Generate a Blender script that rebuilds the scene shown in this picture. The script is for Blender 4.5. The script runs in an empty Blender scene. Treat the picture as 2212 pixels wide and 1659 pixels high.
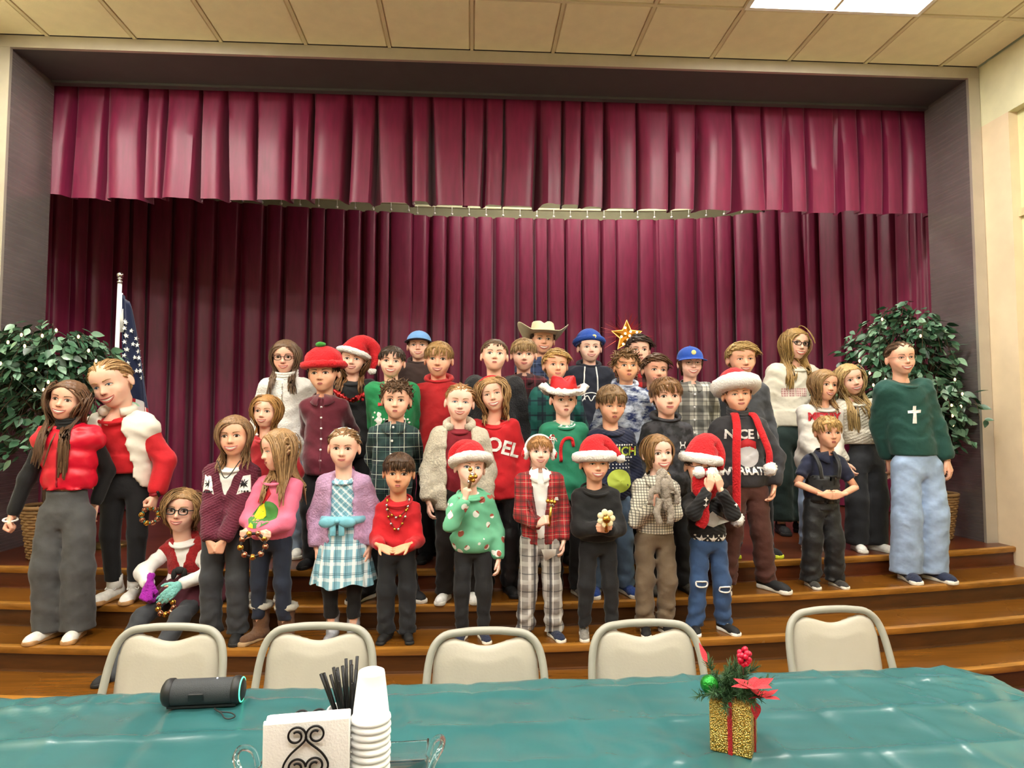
import bpy, math, random
import numpy as np
from mathutils import Vector, Matrix
S = bpy.context.scene
C = S.collection
# ---------------------------------------------------------------- camera
IW, IH, FPX = 2212, 1659, 1425.75
YAW, PITCH, ROLL, HC = 0.0615, 0.0560, -0.0006, 1.525
fwd = np.array([math.sin(YAW)*math.cos(PITCH), math.cos(YAW)*math.cos(PITCH), math.sin(PITCH)])
rgt = np.array([math.cos(YAW), -math.sin(YAW), 0.0])
upv = np.cross(rgt, fwd)
rgt, upv = rgt*math.cos(ROLL)+upv*math.sin(ROLL), -rgt*math.sin(ROLL)+upv*math.cos(ROLL)
CAM = np.array([0, 0, HC])
cd = bpy.data.cameras.new('camera'); cam = bpy.data.objects.new('camera', cd); C.objects.link(cam)
cd.sensor_width = 36; cd.lens = FPX/IW*36; cd.clip_start = .05
cam.matrix_world = Matrix([[rgt[i], upv[i], -fwd[i], CAM[i]] for i in range(3)]+[[0, 0, 0, 1]])
S.camera = cam
def ray(px, py): return fwd+rgt*(px-IW/2)/FPX+upv*(IH/2-py)/FPX
def at(px, py, Y):            # the point of the place seen at a pixel, at depth Y
    d = ray(px, py); return CAM+d*Y/d[1]
def atz(px, py, z):           # the same, on the level z
    d = ray(px, py); return CAM+d*(z-HC)/d[2]
# ---------------------------------------------------------------- light
w = bpy.data.worlds.new('world'); S.world = w; w.use_nodes = True
w.node_tree.nodes['Background'].inputs[0].default_value = (.9, .93, 1, 1)
w.node_tree.nodes['Background'].inputs[1].default_value = .25
S.view_settings.view_transform = 'Standard'; S.view_settings.look = 'None'
S.view_settings.gamma = 1; S.view_settings.exposure = 0.12
LAMP = 42.0                   # radiance of the ceiling diffusers
# ---------------------------------------------------------------- materials
MATS = {}
def srgb(h):
    if isinstance(h, str):
        h = h.lstrip('#'); c = [int(h[i:i+2], 16)/255 for i in (0, 2, 4)]
        return tuple(x/12.92 if x <= .04045 else ((x+.055)/1.055)**2.4 for x in c)
    return tuple(h)
class NT:
    def __init__(s, name):
        s.m = bpy.data.materials.new(name); s.m.use_nodes = True; s.t = s.m.node_tree
        s.b = s.t.nodes['Principled BSDF']; s.k = {}
    def n(s, typ, **kw):
        o = s.t.nodes.new(typ)
        for k, v in kw.items(): setattr(o, k, v)
        return o
    def link(s, a, b): s.t.links.new(a, b)
    def put(s, sock, v):
        if hasattr(v, 'node'): s.link(v, sock)
        else: sock.default_value = v
    def math(s, op, a, b=None, c=None):
        o = s.n('ShaderNodeMath', operation=op); s.put(o.inputs[0], a)
        if b is not None: s.put(o.inputs[1], b)
        if c is not None: s.put(o.inputs[2], c)
        return o.outputs[0]
    def co(s, kind='Object'):
        if 'tc' not in s.k: s.k['tc'] = s.n('ShaderNodeTexCoord')
        return s.k['tc'].outputs[kind]
    def xyz(s):
        if 'xyz' not in s.k:
            o = s.n('ShaderNodeSeparateXYZ'); s.link(s.co(), o.inputs[0]); s.k['xyz'] = o.outputs
        return s.k['xyz']
    def scaled(s, sc):
        o = s.n('ShaderNodeMapping'); s.link(s.co(), o.inputs[0]); o.inputs['Scale'].default_value = sc; return o.outputs[0]
    def noise(s, sc, detail=2, vec=None, rough=.5):
        o = s.n('ShaderNodeTexNoise'); o.inputs['Scale'].default_value = sc; o.inputs['Detail'].default_value = detail
        o.inputs['Roughness'].default_value = rough
        s.link(vec if vec is not None else s.co(), o.inputs['Vector']); return o.outputs['Fac']
    def mix(s, f, a, b):
        o = s.n('ShaderNodeMix', data_type='RGBA'); s.put(o.inputs[0], f)
        for i, v in ((6, a), (7, b)):
            if hasattr(v, 'node'): s.link(v, o.inputs[i])
            else: o.inputs[i].default_value = (*v[:3], 1)
        return o.outputs[2]
    def ramp(s, f, a, b):
        o = s.n('ShaderNodeMapRange'); s.link(f, o.inputs[0]); o.inputs[1].default_value = a; o.inputs[2].default_value = b
        return o.outputs[0]
    def bump(s, h, strength=.3, dist=.01):
        o = s.n('ShaderNodeBump'); o.inputs['Strength'].default_value = strength; o.inputs['Distance'].default_value = dist
        s.link(h, o.inputs['Height'])
        if s.b.inputs['Normal'].is_linked: s.link(s.b.inputs['Normal'].links[0].from_socket, o.inputs['Normal'])
        s.link(o.outputs[0], s.b.inputs['Normal'])
    def fin(s, col=None, rough=None, metal=None, sheen=None, spec=None):
        if col is not None: s.put(s.b.inputs['Base Color'], col if hasattr(col, 'node') else (*col[:3], 1))
        if rough is not None: s.put(s.b.inputs['Roughness'], rough)
        if metal is not None: s.b.inputs['Metallic'].default_value = metal
        if sheen: s.b.inputs['Sheen Weight'].default_value = sheen; s.b.inputs['Sheen Roughness'].default_value = .4
        if spec is not None: s.b.inputs['Specular IOR Level'].default_value = spec
        return s.m
def dark(c, f): return tuple(x*f for x in c)
def plain(name, col, rough=.5, metal=0, bump=0, bscale=60, var=.12, vscale=8, spec=None):
    if name in MATS: return MATS[name]
    t = NT(name); c = srgb(col)
    cc = t.mix(t.ramp(t.noise(vscale, 3), .3, .7), dark(c, 1-var), dark(c, 1+var)) if var else c
    if bump: t.bump(t.noise(bscale, 3), bump, .004)
    MATS[name] = t.fin(cc, rough, metal, spec=spec); return MATS[name]
def cloth(name, col, bump=.35, scale=260, sheen=.15, rough=.85, var=.16, knit=0, fuzzy=0):
    if name in MATS: return MATS[name]
    t = NT(name); c = srgb(col)
    cc = t.mix(t.ramp(t.noise(9, 3), .3, .7), dark(c, 1-var), dark(c, 1+var))
    if fuzzy:
        cc = t.mix(t.ramp(t.noise(70, 3), .35, .65), dark(c, 1-.35*fuzzy), cc); t.bump(t.noise(90, 4), .9, .01)
    t.bump(t.noise(scale, 2), bump, .003)
    if knit:
        o = t.xyz(); t.bump(t.math('SINE', t.math('MULTIPLY', t.math('ADD', o[2], t.math('MULTIPLY', t.math('ABSOLUTE', o[0]), .5)), knit)), .35, .004)
    t.bump(t.noise(14, 2), .35, .02)
    MATS[name] = t.fin(cc, rough, sheen=sheen); return MATS[name]
def plaid(name, base, stripes, rough=.85):
    # stripes: (axis 0/2/'d', period, centre, width, colour, alpha)
    if name in MATS: return MATS[name]
    t = NT(name); o = t.xyz(); c = srgb(base); cur = t.mix(t.ramp(t.noise(10, 3), .3, .7), dark(c, .85), dark(c, 1.15))
    for ax, per, cen, wid, col, al in stripes:
        v = t.math('ADD', o[0], o[2]) if ax == 'd' else (t.math('SUBTRACT', o[0], o[2]) if ax == 'e' else o[ax])
        fr = t.math('FRACT', t.math('ADD', t.math('DIVIDE', v, per), 50.0))
        m = t.math('LESS_THAN', t.math('ABSOLUTE', t.math('SUBTRACT', fr, cen)), wid/2)
        cur = t.mix(t.math('MULTIPLY', m, al), cur, srgb(col))
    t.bump(t.noise(260, 2), .3, .003); t.bump(t.noise(14, 2), .35, .02)
    MATS[name] = t.fin(cur, rough, sheen=.1); return MATS[name]
def emit(name, col, strength):
    if name in MATS: return MATS[name]
    t = NT(name); t.b.inputs['Emission Color'].default_value = (*col, 1); t.b.inputs['Emission Strength'].default_value = strength
    MATS[name] = t.fin(col, .5); return MATS[name]
# ---------------------------------------------------------------- mesh tools
class MB:
    def __init__(s): s.v = []; s.f = []; s.mi = []; s.n = 0
    def add(s, vf, mi=0):
        v, f = vf; v = np.asarray(v, float).reshape(-1, 3); s.v.append(v)
        for q in f: s.f.append([int(i)+s.n for i in q])
        s.mi += [mi]*len(f); s.n += len(v); return s
    def data(s): return (np.concatenate(s.v) if s.v else np.zeros((0, 3)), s.f)
def mesh(name, vf, mats, mi=None, smooth=True):
    if isinstance(vf, MB): mi = vf.mi; vf = vf.data()
    v, f = vf
    me = bpy.data.meshes.new(name)
    if isinstance(f, np.ndarray): me.from_pydata(np.asarray(v, np.float32), [], f)
    else: me.from_pydata(np.asarray(v, float).tolist(), [], [list(map(int, q)) for q in f])
    for m in (mats if isinstance(mats, (list, tuple)) else [mats]): me.materials.append(m)
    if mi is not None and any(mi): me.polygons.foreach_set('material_index', np.asarray(mi, np.int32))
    if smooth is True: me.polygons.foreach_set('use_smooth', np.ones(len(me.polygons), bool))
    elif smooth:
        me.polygons.foreach_set('use_smooth', np.ones(len(me.polygons), bool)); me.set_sharp_from_angle(angle=smooth)
    me.update(); return me
def link(name, me, parent=None, loc=None, rot=None, scale=None):
    o = bpy.data.objects.new(name, me); C.objects.link(o)
    if parent is not None: o.parent = parent
    if loc is not None: o.location = loc
    if rot is not None: o.rotation_euler = rot
    if scale is not None: o.scale = scale
    return o
def obj(name, vf, mats, parent=None, smooth=True, **k):
    return link(name, mesh(name, vf, mats, smooth=smooth), parent, **k)
def tag(o, label=None, cat=None, group=None, kind=None):
    if label: o['label'] = label
    if cat: o['category'] = cat
    if group: o['group'] = group
    if kind: o['kind'] = kind
    return o
def empty(name, loc=(0, 0, 0), rz=0):
    o = bpy.data.objects.new(name, None); C.objects.link(o); o.location = loc; o.rotation_euler = (0, 0, rz); o.empty_display_size = .1; return o
def struct(name, vf, m, parent=None, smooth=False):
    o = obj(name, vf, m, parent, smooth)
    if parent is None: o['kind'] = 'structure'
    return o
SH = .6
def box(x0, x1, y0, y1, z0, z1):
    v = [(x, y, z) for x in (x0, x1) for y in (y0, y1) for z in (z0, z1)]
    return np.array(v, float), [(0, 1, 3, 2), (4, 6, 7, 5), (0, 4, 5, 1), (2, 3, 7, 6), (0, 2, 6, 4), (1, 5, 7, 3)]
def rbox(x0, x1, y0, y1, z0, z1, r):       # box with bevelled edges (chamfer)
    import itertools
    c = np.array([(x0+x1)/2, (y0+y1)/2, (z0+z1)/2]); hsz = np.array([x1-x0, y1-y0, z1-z0])/2
    n = 3; v, f = sphere(1, 16, 12); v = np.sign(v)*np.maximum(0, hsz-r)+v*r
    return v+c, f
def sphere(r, nu=16, nv=10, c=(0, 0, 0)):
    r = np.broadcast_to(np.asarray(r, float), 3); v = []; f = []
    for j in range(nv+1):
        t = math.pi*j/nv
        for i in range(nu): a = 2*math.pi*(i+.5)/nu; v.append((math.sin(t)*math.cos(a), math.sin(t)*math.sin(a), math.cos(t)))
    for j in range(nv):
        for i in range(nu): f.append((j*nu+i, (j+1)*nu+i, (j+1)*nu+(i+1) % nu, j*nu+(i+1) % nu))
    return np.array(v)*r+np.asarray(c), f
def lathe(prof, n=24, sx=1, sy=1, c=(0, 0, 0)):
    v = []; f = []; m = len(prof)
    for r, z in prof:
        for i in range(n): a = 2*math.pi*i/n; v.append((r*math.cos(a)*sx, r*math.sin(a)*sy, z))
    for j in range(m-1):
        for i in range(n): f.append((j*n+i, j*n+(i+1) % n, (j+1)*n+(i+1) % n, (j+1)*n+i))
    return np.array(v)+np.asarray(c), f
def frames(P, closed=False):
    P = np.asarray(P, float); T = np.gradient(P, axis=0) if not closed else (np.roll(P, -1, 0)-np.roll(P, 1, 0))
    T /= np.linalg.norm(T, axis=1, keepdims=True)+1e-12
    u = np.cross(T[0], (0, 0, 1.)) if abs(T[0][2]) < .9 else np.cross(T[0], (0, 1., 0)); u /= np.linalg.norm(u); U = []
    for t in T: u = u-t*(u@t); u = u/(np.linalg.norm(u)+1e-12); U.append(u)
    U = np.array(U); return T, U, np.cross(T, U)
def tube(P, r, n=8, closed=False, cap=True, flat=1.0):
    P = np.asarray(P, float); m = len(P); r = np.broadcast_to(np.asarray(r, float), m)
    T, U, V = frames(P, closed); a = np.arange(n)*2*math.pi/n
    v = P[:, None]+r[:, None, None]*(np.cos(a)[None, :, None]*U[:, None]+flat*np.sin(a)[None, :, None]*V[:, None])
    v = v.reshape(-1, 3); f = []
    for j in range(m if closed else m-1):
        for i in range(n): f.append((j*n+i, j*n+(i+1) % n, ((j+1) % m)*n+(i+1) % n, ((j+1) % m)*n+i))
    if cap and not closed: f.append(tuple(range(n-1, -1, -1))); f.append(tuple((m-1)*n+i for i in range(n)))
    return v, f
def torus(R, r, n=28, m=8, c=(0, 0, 0), sx=1, sy=1, sz=1):
    a = np.arange(n)*2*math.pi/n; P = np.stack([R*np.cos(a)*sx, R*np.sin(a)*sy, 0*a], 1)
    v, f = tube(P, r, m, closed=True); v[:, 2] *= sz; return v+np.asarray(c), f
def sheet(fn, nu, nv, thick=0):
    v = np.array([fn(i/nu, j/nv) for j in range(nv+1) for i in range(nu+1)], float)
    f = [(j*(nu+1)+i, j*(nu+1)+i+1, (j+1)*(nu+1)+i+1, (j+1)*(nu+1)+i) for j in range(nv) for i in range(nu)]
    return v, f
def spline(P, n):
    P = np.asarray(P, float); m = len(P); Q = np.vstack([2*P[0]-P[1], P, 2*P[-1]-P[-2]]); out = []
    for t in np.linspace(0, m-1, n):
        i = min(int(t), m-2); u = t-i; a, b, c, d = Q[i:i+4]
        out.append(.5*((2*b)+(-a+c)*u+(2*a-5*b+4*c-d)*u*u+(-a+3*b-3*c+d)*u**3))
    return np.array(out)
def xf(vf, M):
    v, f = vf; M = np.array(M); return v@M[:3, :3].T+M[:3, 3], f
def rotm(rx=0, ry=0, rz=0, t=(0, 0, 0), s=1):
    M = Matrix.Translation(t) @ Matrix.Rotation(rz, 4, 'Z') @ Matrix.Rotation(rx, 4, 'X') @ Matrix.Rotation(ry, 4, 'Y')
    M = np.array(M); M[:3, :3] = M[:3, :3]*np.asarray(s, float); return M
def merge(*vfs):
    m = MB()
    for q in vfs: m.add(q)
    return m.data()
# ---- signed distance fields -> mesh (surface nets)
def snet(fn, lo, hi, res):
    lo = np.asarray(lo, np.float32); hi = np.asarray(hi, np.float32)
    n = np.maximum(3, np.ceil((hi-lo)/res).astype(int)+1)
    ax = [lo[i]+np.arange(n[i], dtype=np.float32)*np.float32(res) for i in range(3)]
    d = np.asarray(fn(ax[0][:, None, None], ax[1][None, :, None], ax[2][None, None, :]), np.float32)
    d = np.broadcast_to(d, n).copy()
    d[0] = d[-1] = 1; d[:, 0] = d[:, -1] = 1; d[:, :, 0] = d[:, :, -1] = 1
    s = d < 0
    c = np.zeros(n-1, np.int8)
    for a in (0, 1):
        for b in (0, 1):
            for e in (0, 1): c += s[a:n[0]-1+a, b:n[1]-1+b, e:n[2]-1+e]
    I, J, K = np.nonzero((c > 0) & (c < 8)); N = len(I)
    idx = np.full(n-1, -1, np.int32); idx[I, J, K] = np.arange(N)
    acc = np.zeros((N, 3), np.float32); cnt = np.zeros(N, np.float32)
    for a in range(3):
        for p in (0, 1):
            for q in (0, 1):
                o = [0, 0, 0]; o[(a+1) % 3] = p; o[(a+2) % 3] = q
                e = list(o); e[a] = 1
                d0 = d[I+o[0], J+o[1], K+o[2]]; d1 = d[I+e[0], J+e[1], K+e[2]]
                m = (d0 < 0) != (d1 < 0); t = np.where(m, d0/np.where(m, d0-d1, 1), 0)
                pt = np.tile(np.array(o, np.float32), (N, 1)); pt[:, a] = t
                acc += pt*m[:, None]; cnt += m
    v = lo+(np.stack([I, J, K], 1)+acc/cnt[:, None])*np.float32(res)
    F = []
    for a in range(3):
        b, e = (a+1) % 3, (a+2) % 3
        sl0 = [slice(1, n[i]-1) for i in range(3)]; sl1 = list(sl0)
        sl0[a] = slice(0, n[a]-1); sl1[a] = slice(1, n[a])
        s0 = s[tuple(sl0)]; s1 = s[tuple(sl1)]
        for flip, m in ((0, s0 & ~s1), (1, ~s0 & s1)):
            G = list(np.nonzero(m)); G[b] = G[b]+1; G[e] = G[e]+1
            def cell(db, de):
                g = list(G); g[b] = g[b]-db; g[e] = g[e]-de; return idx[g[0], g[1], g[2]]
            q = np.stack([cell(1, 1), cell(0, 1), cell(0, 0), cell(1, 0)], 1)
            F.append(q[:, ::-1] if flip else q)
    return v, np.concatenate(F)
def smin(a, b, k):
    h = np.maximum(k-np.abs(a-b), 0)/k; return np.minimum(a, b)-h*h*k*.25
def smax(a, b, k): return -smin(-a, -b, k)
def ell(X, Y, Z, c, r):
    k = np.sqrt(((X-c[0])/r[0])**2+((Y-c[1])/r[1])**2+((Z-c[2])/r[2])**2); return (k-1)*min(r)
def cone(X, Y, Z, a, b, ra, rb):
    a = np.asarray(a, np.float32); b = np.asarray(b, np.float32); ba = b-a; L = float(ba@ba)+1e-9
    t = np.clip(((X-a[0])*ba[0]+(Y-a[1])*ba[1]+(Z-a[2])*ba[2])/L, 0, 1)
    return np.sqrt((X-a[0]-t*ba[0])**2+(Y-a[1]-t*ba[1])**2+(Z-a[2]-t*ba[2])**2)-(ra+(rb-ra)*t)
# ---------------------------------------------------------------- the setting
D, REV, XL, XR, ZO, ZC = 5.05, .503, -3.473, 4.074, 4.338, 4.429
ZS, RZ, TR, RAD, XC, BOW = .558, .1395, .329, 17.58, 0.0, .674
YC = D-BOW+RAD
def noseY(k, X): return YC-math.sqrt((RAD+k*TR)**2-(X-XC)**2)
def levz(k): return ZS-k*RZ
WXL, WXR = XL-.09, XR+.095      # hall side walls
YB = -5.2                       # hall wall behind the camera
def wood(name, col, rough, axis=0, bumpy=.1, var=.35):
    t = NT(name); c = srgb(col)
    sc = (1.2, 14, 14) if axis == 0 else (14, 1.2, 14)
    g = t.noise(2.2, 5, t.scaled(sc), .6); g2 = t.noise(1.3, 3)
    cc = t.mix(t.ramp(g, .3, .75), dark(c, 1-var), dark(c, 1+var)); cc = t.mix(t.math('MULTIPLY', t.ramp(g2, .35, .7), .35), cc, dark(c, .55))
    t.bump(g, bumpy, .004); return t.fin(cc, t.math('ADD', t.math('MULTIPLY', g2, .18), rough))
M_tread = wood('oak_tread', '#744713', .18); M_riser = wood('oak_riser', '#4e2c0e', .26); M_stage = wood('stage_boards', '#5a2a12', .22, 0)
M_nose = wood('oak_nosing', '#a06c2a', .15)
M_ceil = plain('ceiling_tile', '#efe4c0', .9, bump=.25, bscale=180, var=.04)
M_grid = plain('grid_bar', '#d9cda9', .5, var=0)
M_wall = plain('hall_wall', '#ded9b4', .8, bump=.1, var=.05)
M_pil = plain('hall_pilaster', '#e0cbaa', .7, var=.04)
M_panel = plain('wall_panel', '#d2d0a2', .8, bump=.2, bscale=90, var=.05)
M_rail = plain('wall_rail', '#cdb992', .7, var=.05)
M_alu = plain('satin_trim', '#bdb6a8', .3, metal=.45, var=.05)
M_carpet = plain('hall_carpet', '#5a2430', .95, bump=.6, bscale=200)
M_sback = plain('stage_back_wall', '#d8d6b0', .85, var=.05)
def laminate():
    t = NT('bronze_laminate'); c = srgb('#857c7a')
    g = t.noise(3, 4, t.scaled((.4, .6, 60)), .6); g2 = t.noise(1.1, 2)
    t.bump(g, .015, .002)
    return t.fin(t.mix(t.ramp(g2, .3, .7), dark(c, .75), dark(c, 1.1)), t.math('ADD', .24, t.math('MULTIPLY', g, .06)), .5)
M_lam = laminate()
M_soff = plain('soffit_paint', '#4a4648', .6, var=.06)
struct('floor', box(WXL-.4, WXR+.4, YB, 6, -.1, 0), M_carpet)
# stage floor and curved steps
def step_profile(k, back):
    R0 = RAD+k*TR; z = levz(k); e = .022
    return [(back, z), (R0-.012, z), (R0-.003, z-.004), (R0, z-.014), (R0-.002, z-.03), (R0-.012, z-.036), (R0-e, z-.037), (R0-e, z-RZ+.012), (R0-e+.009, z-RZ+.008), (R0-e+.011, z-RZ), (R0-e-.15, z-RZ)]
def sweep(prof, x0, x1, n):
    v = []; f = []; m = len(prof)
    for X in np.linspace(x0, x1, n):
        for rho, z in prof: v.append((X, YC-math.sqrt(rho*rho-(X-XC)**2), z))
    for i in range(n-1):
        for j in range(m-1): f.append((i*m+j, (i+1)*m+j, (i+1)*m+j+1, i*m+j+1))
    f.append(tuple(range(m))); f.append(tuple((n-1)*m+j for j in range(m-1, -1, -1)))
    return v, f
stf = struct('stage_floor', merge(box(WXL-1.2, WXR+1.2, D+.02, 9.3, ZS-.3, ZS)), M_stage)
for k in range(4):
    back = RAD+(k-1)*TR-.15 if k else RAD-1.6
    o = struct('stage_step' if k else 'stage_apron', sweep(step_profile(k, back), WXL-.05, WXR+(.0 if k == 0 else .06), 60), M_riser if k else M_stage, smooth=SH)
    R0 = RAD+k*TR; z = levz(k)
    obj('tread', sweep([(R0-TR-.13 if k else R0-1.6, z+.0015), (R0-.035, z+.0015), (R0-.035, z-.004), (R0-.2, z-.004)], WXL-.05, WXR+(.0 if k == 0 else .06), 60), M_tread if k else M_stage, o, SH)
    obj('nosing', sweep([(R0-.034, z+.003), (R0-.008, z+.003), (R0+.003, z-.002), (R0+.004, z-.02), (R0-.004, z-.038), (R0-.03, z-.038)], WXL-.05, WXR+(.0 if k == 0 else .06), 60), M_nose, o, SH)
# proscenium
struct('wall_front', merge(box(WXL-.3, XL-.088, D, D+.1, 0, ZC+.3), box(XR+.088, WXR+.3, D, D+.1, 0, ZC+.3)), M_wall)
struct('wall_reveal_left', box(XL-.09, XL, D+.004, D+REV+.02, ZS-.2, ZO+.3), M_lam)
struct('wall_reveal_right', box(XR, XR+.09, D+.004, D+REV+.02, ZS-.2, ZO+.3), M_lam)
struct('ceiling_soffit', box(XL-.05, XR+.05, D+.004, D+REV+.02, ZO, ZO+.3), M_soff)
struct('trim_1', merge(box(XL-.088, XL+.004, D-.012, D+.01, ZS, ZC), box(XL-.004, XL+.006, D-.016, D+.012, ZS, ZO)), M_alu)
struct('trim_2', merge(box(XR-.004, XR+.09, D-.012, D+.01, ZS, ZC), box(XR-.006, XR+.004, D-.016, D+.012, ZS, ZO)), M_alu)
struct('trim_3', merge(box(XL-.088, XR+.088, D-.014, D+.01, ZO, ZC), box(XL, XR, D-.018, D+.012, ZO-.004, ZO+.012)), M_alu)
# stage house
struct('wall_stage_back', box(WXL-1.2, WXR+1.2, 9.2, 9.35, ZS-.2, 6), M_sback)
struct('wall_stage_left', box(WXL-1.35, WXL-1.2, D+.1, 9.3, ZS-.2, 6), M_sback)
struct('wall_stage_right', box(WXR+1.2, WXR+1.35, D+.1, 9.3, ZS-.2, 6), M_sback)
struct('ceiling_stage', box(WXL-1.3, WXR+1.3, D+.1, 9.3, 5.2, 5.3), M_sback)
struct('wall_header', merge(box(WXL-1.3, WXR+1.3, D+REV-.03, D+REV+.03, ZO-.02, 5.25), box(WXL-1.3, XL-.02, D+.1, D+REV+.03, ZS, 5.25), box(XR+.02, WXR+1.3, D+.1, D+REV+.03, ZS, 5.25)), M_soff)
# hall walls
struct('wall_left', box(WXL-.12, WXL, YB, D, 0, ZC+.2), M_wall)
struct('wall_back', box(WXL, WXR, YB-.12, YB, 0, ZC+.2), M_wall)
rw = struct('wall_right', box(WXR+.075, WXR+.2, YB, D, 0, ZC+.2), M_panel)
obj('beam', box(WXR, WXR+.075, YB, D, 3.93, ZC), M_wall, rw, False)
for yy in (D-.12, 2.6, .2, -2.2, -4.6): obj('pilaster', box(WXR, WXR+.075, yy-(.05 if yy > 5 else .16), yy+.12, 0, 3.93), M_pil, rw, False)
for zz in (.55, 1.22, 2.2, 3.13): obj('wall_rail', box(WXR+.05, WXR+.075, YB, D-.28, zz-.03, zz+.03), M_rail, rw, False)
# ceiling: grid bars, tiles, troffers
G0, GP = -.645, .6405
YG = float(CAM[1]+atz(1400, 12, ZC)[1])
ceil = struct('ceiling', box(WXL, WXR, YB, D, ZC+.03, ZC+.1), M_ceil)
xs = [G0+GP*i for i in range(-5, 9)]; xs = [WXL]+[x for x in xs if WXL+.02 < x < WXR-.02]+[WXR]
ys = [D]+[YG-GP*i for i in range(0, 16)]; ys = [y for y in ys if y > YB+.05]+[YB]
TROF = []
for (x0, fy) in ((G0+4*GP, 0), (G0-4*GP, 0), (G0+4*GP, 4), (G0-4*GP, 4), (G0, 4), (G0+4*GP, 8), (G0-4*GP, 8), (G0, 8)):
    TROF.append((x0, x0+2*GP, YG-GP*(fy+1), YG-GP*fy))
tilem = {}
for i in range(len(xs)-1):
    for j in range(len(ys)-1):
        a, b, c, d = xs[i], xs[i+1], ys[j+1], ys[j]; cx, cy = (a+b)/2, (c+d)/2
        if any(t[0] < cx < t[1] and t[2] < cy < t[3] for t in TROF): continue
        key = (round(b-a, 3), round(d-c, 3))
        if key not in tilem:
            hx, hy = (b-a)/2-.012, (d-c)/2-.012
            tilem[key] = mesh('ceiling_tile', (np.array([(-hx, -hy, .012), (hx, -hy, .012), (hx, hy, .012), (-hx, hy, .012), (-hx+.012, -hy+.012, 0), (hx-.012, -hy+.012, 0), (hx-.012, hy-.012, 0), (-hx+.012, hy-.012, 0)]), [(4, 7, 6, 5), (0, 4, 5, 1), (1, 5, 6, 2), (2, 6, 7, 3), (3, 7, 4, 0)]), M_ceil, smooth=False)
        link('ceiling_tile', tilem[key], ceil, (cx, cy, ZC+.003))
for x in xs[1:-1]: obj('grid_bar', box(x-.012, x+.012, YB, D, ZC, ZC+.03), M_grid, ceil, False)
for y in ys[1:-1]: obj('grid_bar', box(WXL, WXR, y-.012, y+.012, ZC+.0005, ZC+.03), M_grid, ceil, False)
M_diff = emit('lamp_diffuser', (1.0, .96, .88), LAMP); M_lframe = plain('lamp_frame', '#f2efe6', .4, var=0)
for n, (a, b, c, d) in enumerate(TROF):
    t = empty('ceiling_light', ((a+b)/2, (c+d)/2, ZC)); hx, hy = (b-a)/2, (d-c)/2
    tag(t, 'glowing white fluorescent ceiling panel above the right end of the stage' if n == 0 else 'fluorescent ceiling panel %s' % ['', 'above the left end of the stage, just out of the picture', 'over the right of the hall, second row from the stage', 'over the left of the hall, second row from the stage', 'over the middle of the hall, second row from the stage', 'over the right of the hall, third row from the stage', 'over the left of the hall, third row from the stage', 'over the middle of the hall, third row from the stage'][n], 'ceiling light', 'fluorescent ceiling panels')
    obj('lamp_frame', merge(box(-hx, hx, -hy, -hy+.03, -.006, .03), box(-hx, hx, hy-.03, hy, -.006, .03), box(-hx, -hx+.03, -hy+.03, hy-.03, -.006, .03), box(hx-.03, hx, -hy+.03, hy-.03, -.006, .03)), M_lframe, t, False)
    for s in (-1, 1): obj('diffuser', box(min(0, s*(hx-.03))+.004, max(0, s*(hx-.03))-.004, -hy+.03, hy-.03, .004, .02), M_diff, t, False)
# stage work light behind the valance
M_work = emit('work_light_glass', (1.0, .93, .82), 115)
for wx in (.5, 2.1):
    t = empty('stage_light', (wx, 7.2, 5.0)); tag(t, 'stage work light hung behind the valance, the %s of two' % ('left' if wx < 1 else 'right'), 'stage light', 'stage work lights')
    obj('housing', merge(box(-.45, .45, -.1, .1, .03, .1), box(-.46, .46, -.11, -.09, -.04, .1), box(-.46, .46, .09, .11, -.01, .1), box(-.02, .02, -.02, .02, .1, .2)), M_lframe, t, False)
    obj('added_shade_flap', box(-.475, -.462, -.13, .13, -.5, .06), M_soff, t, False)  # unseen flap, added to keep lamp light off the left curtain
    obj('lamp_glass', box(-.43, .43, -.085, .085, .0, .028), M_work, t, False)
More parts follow.
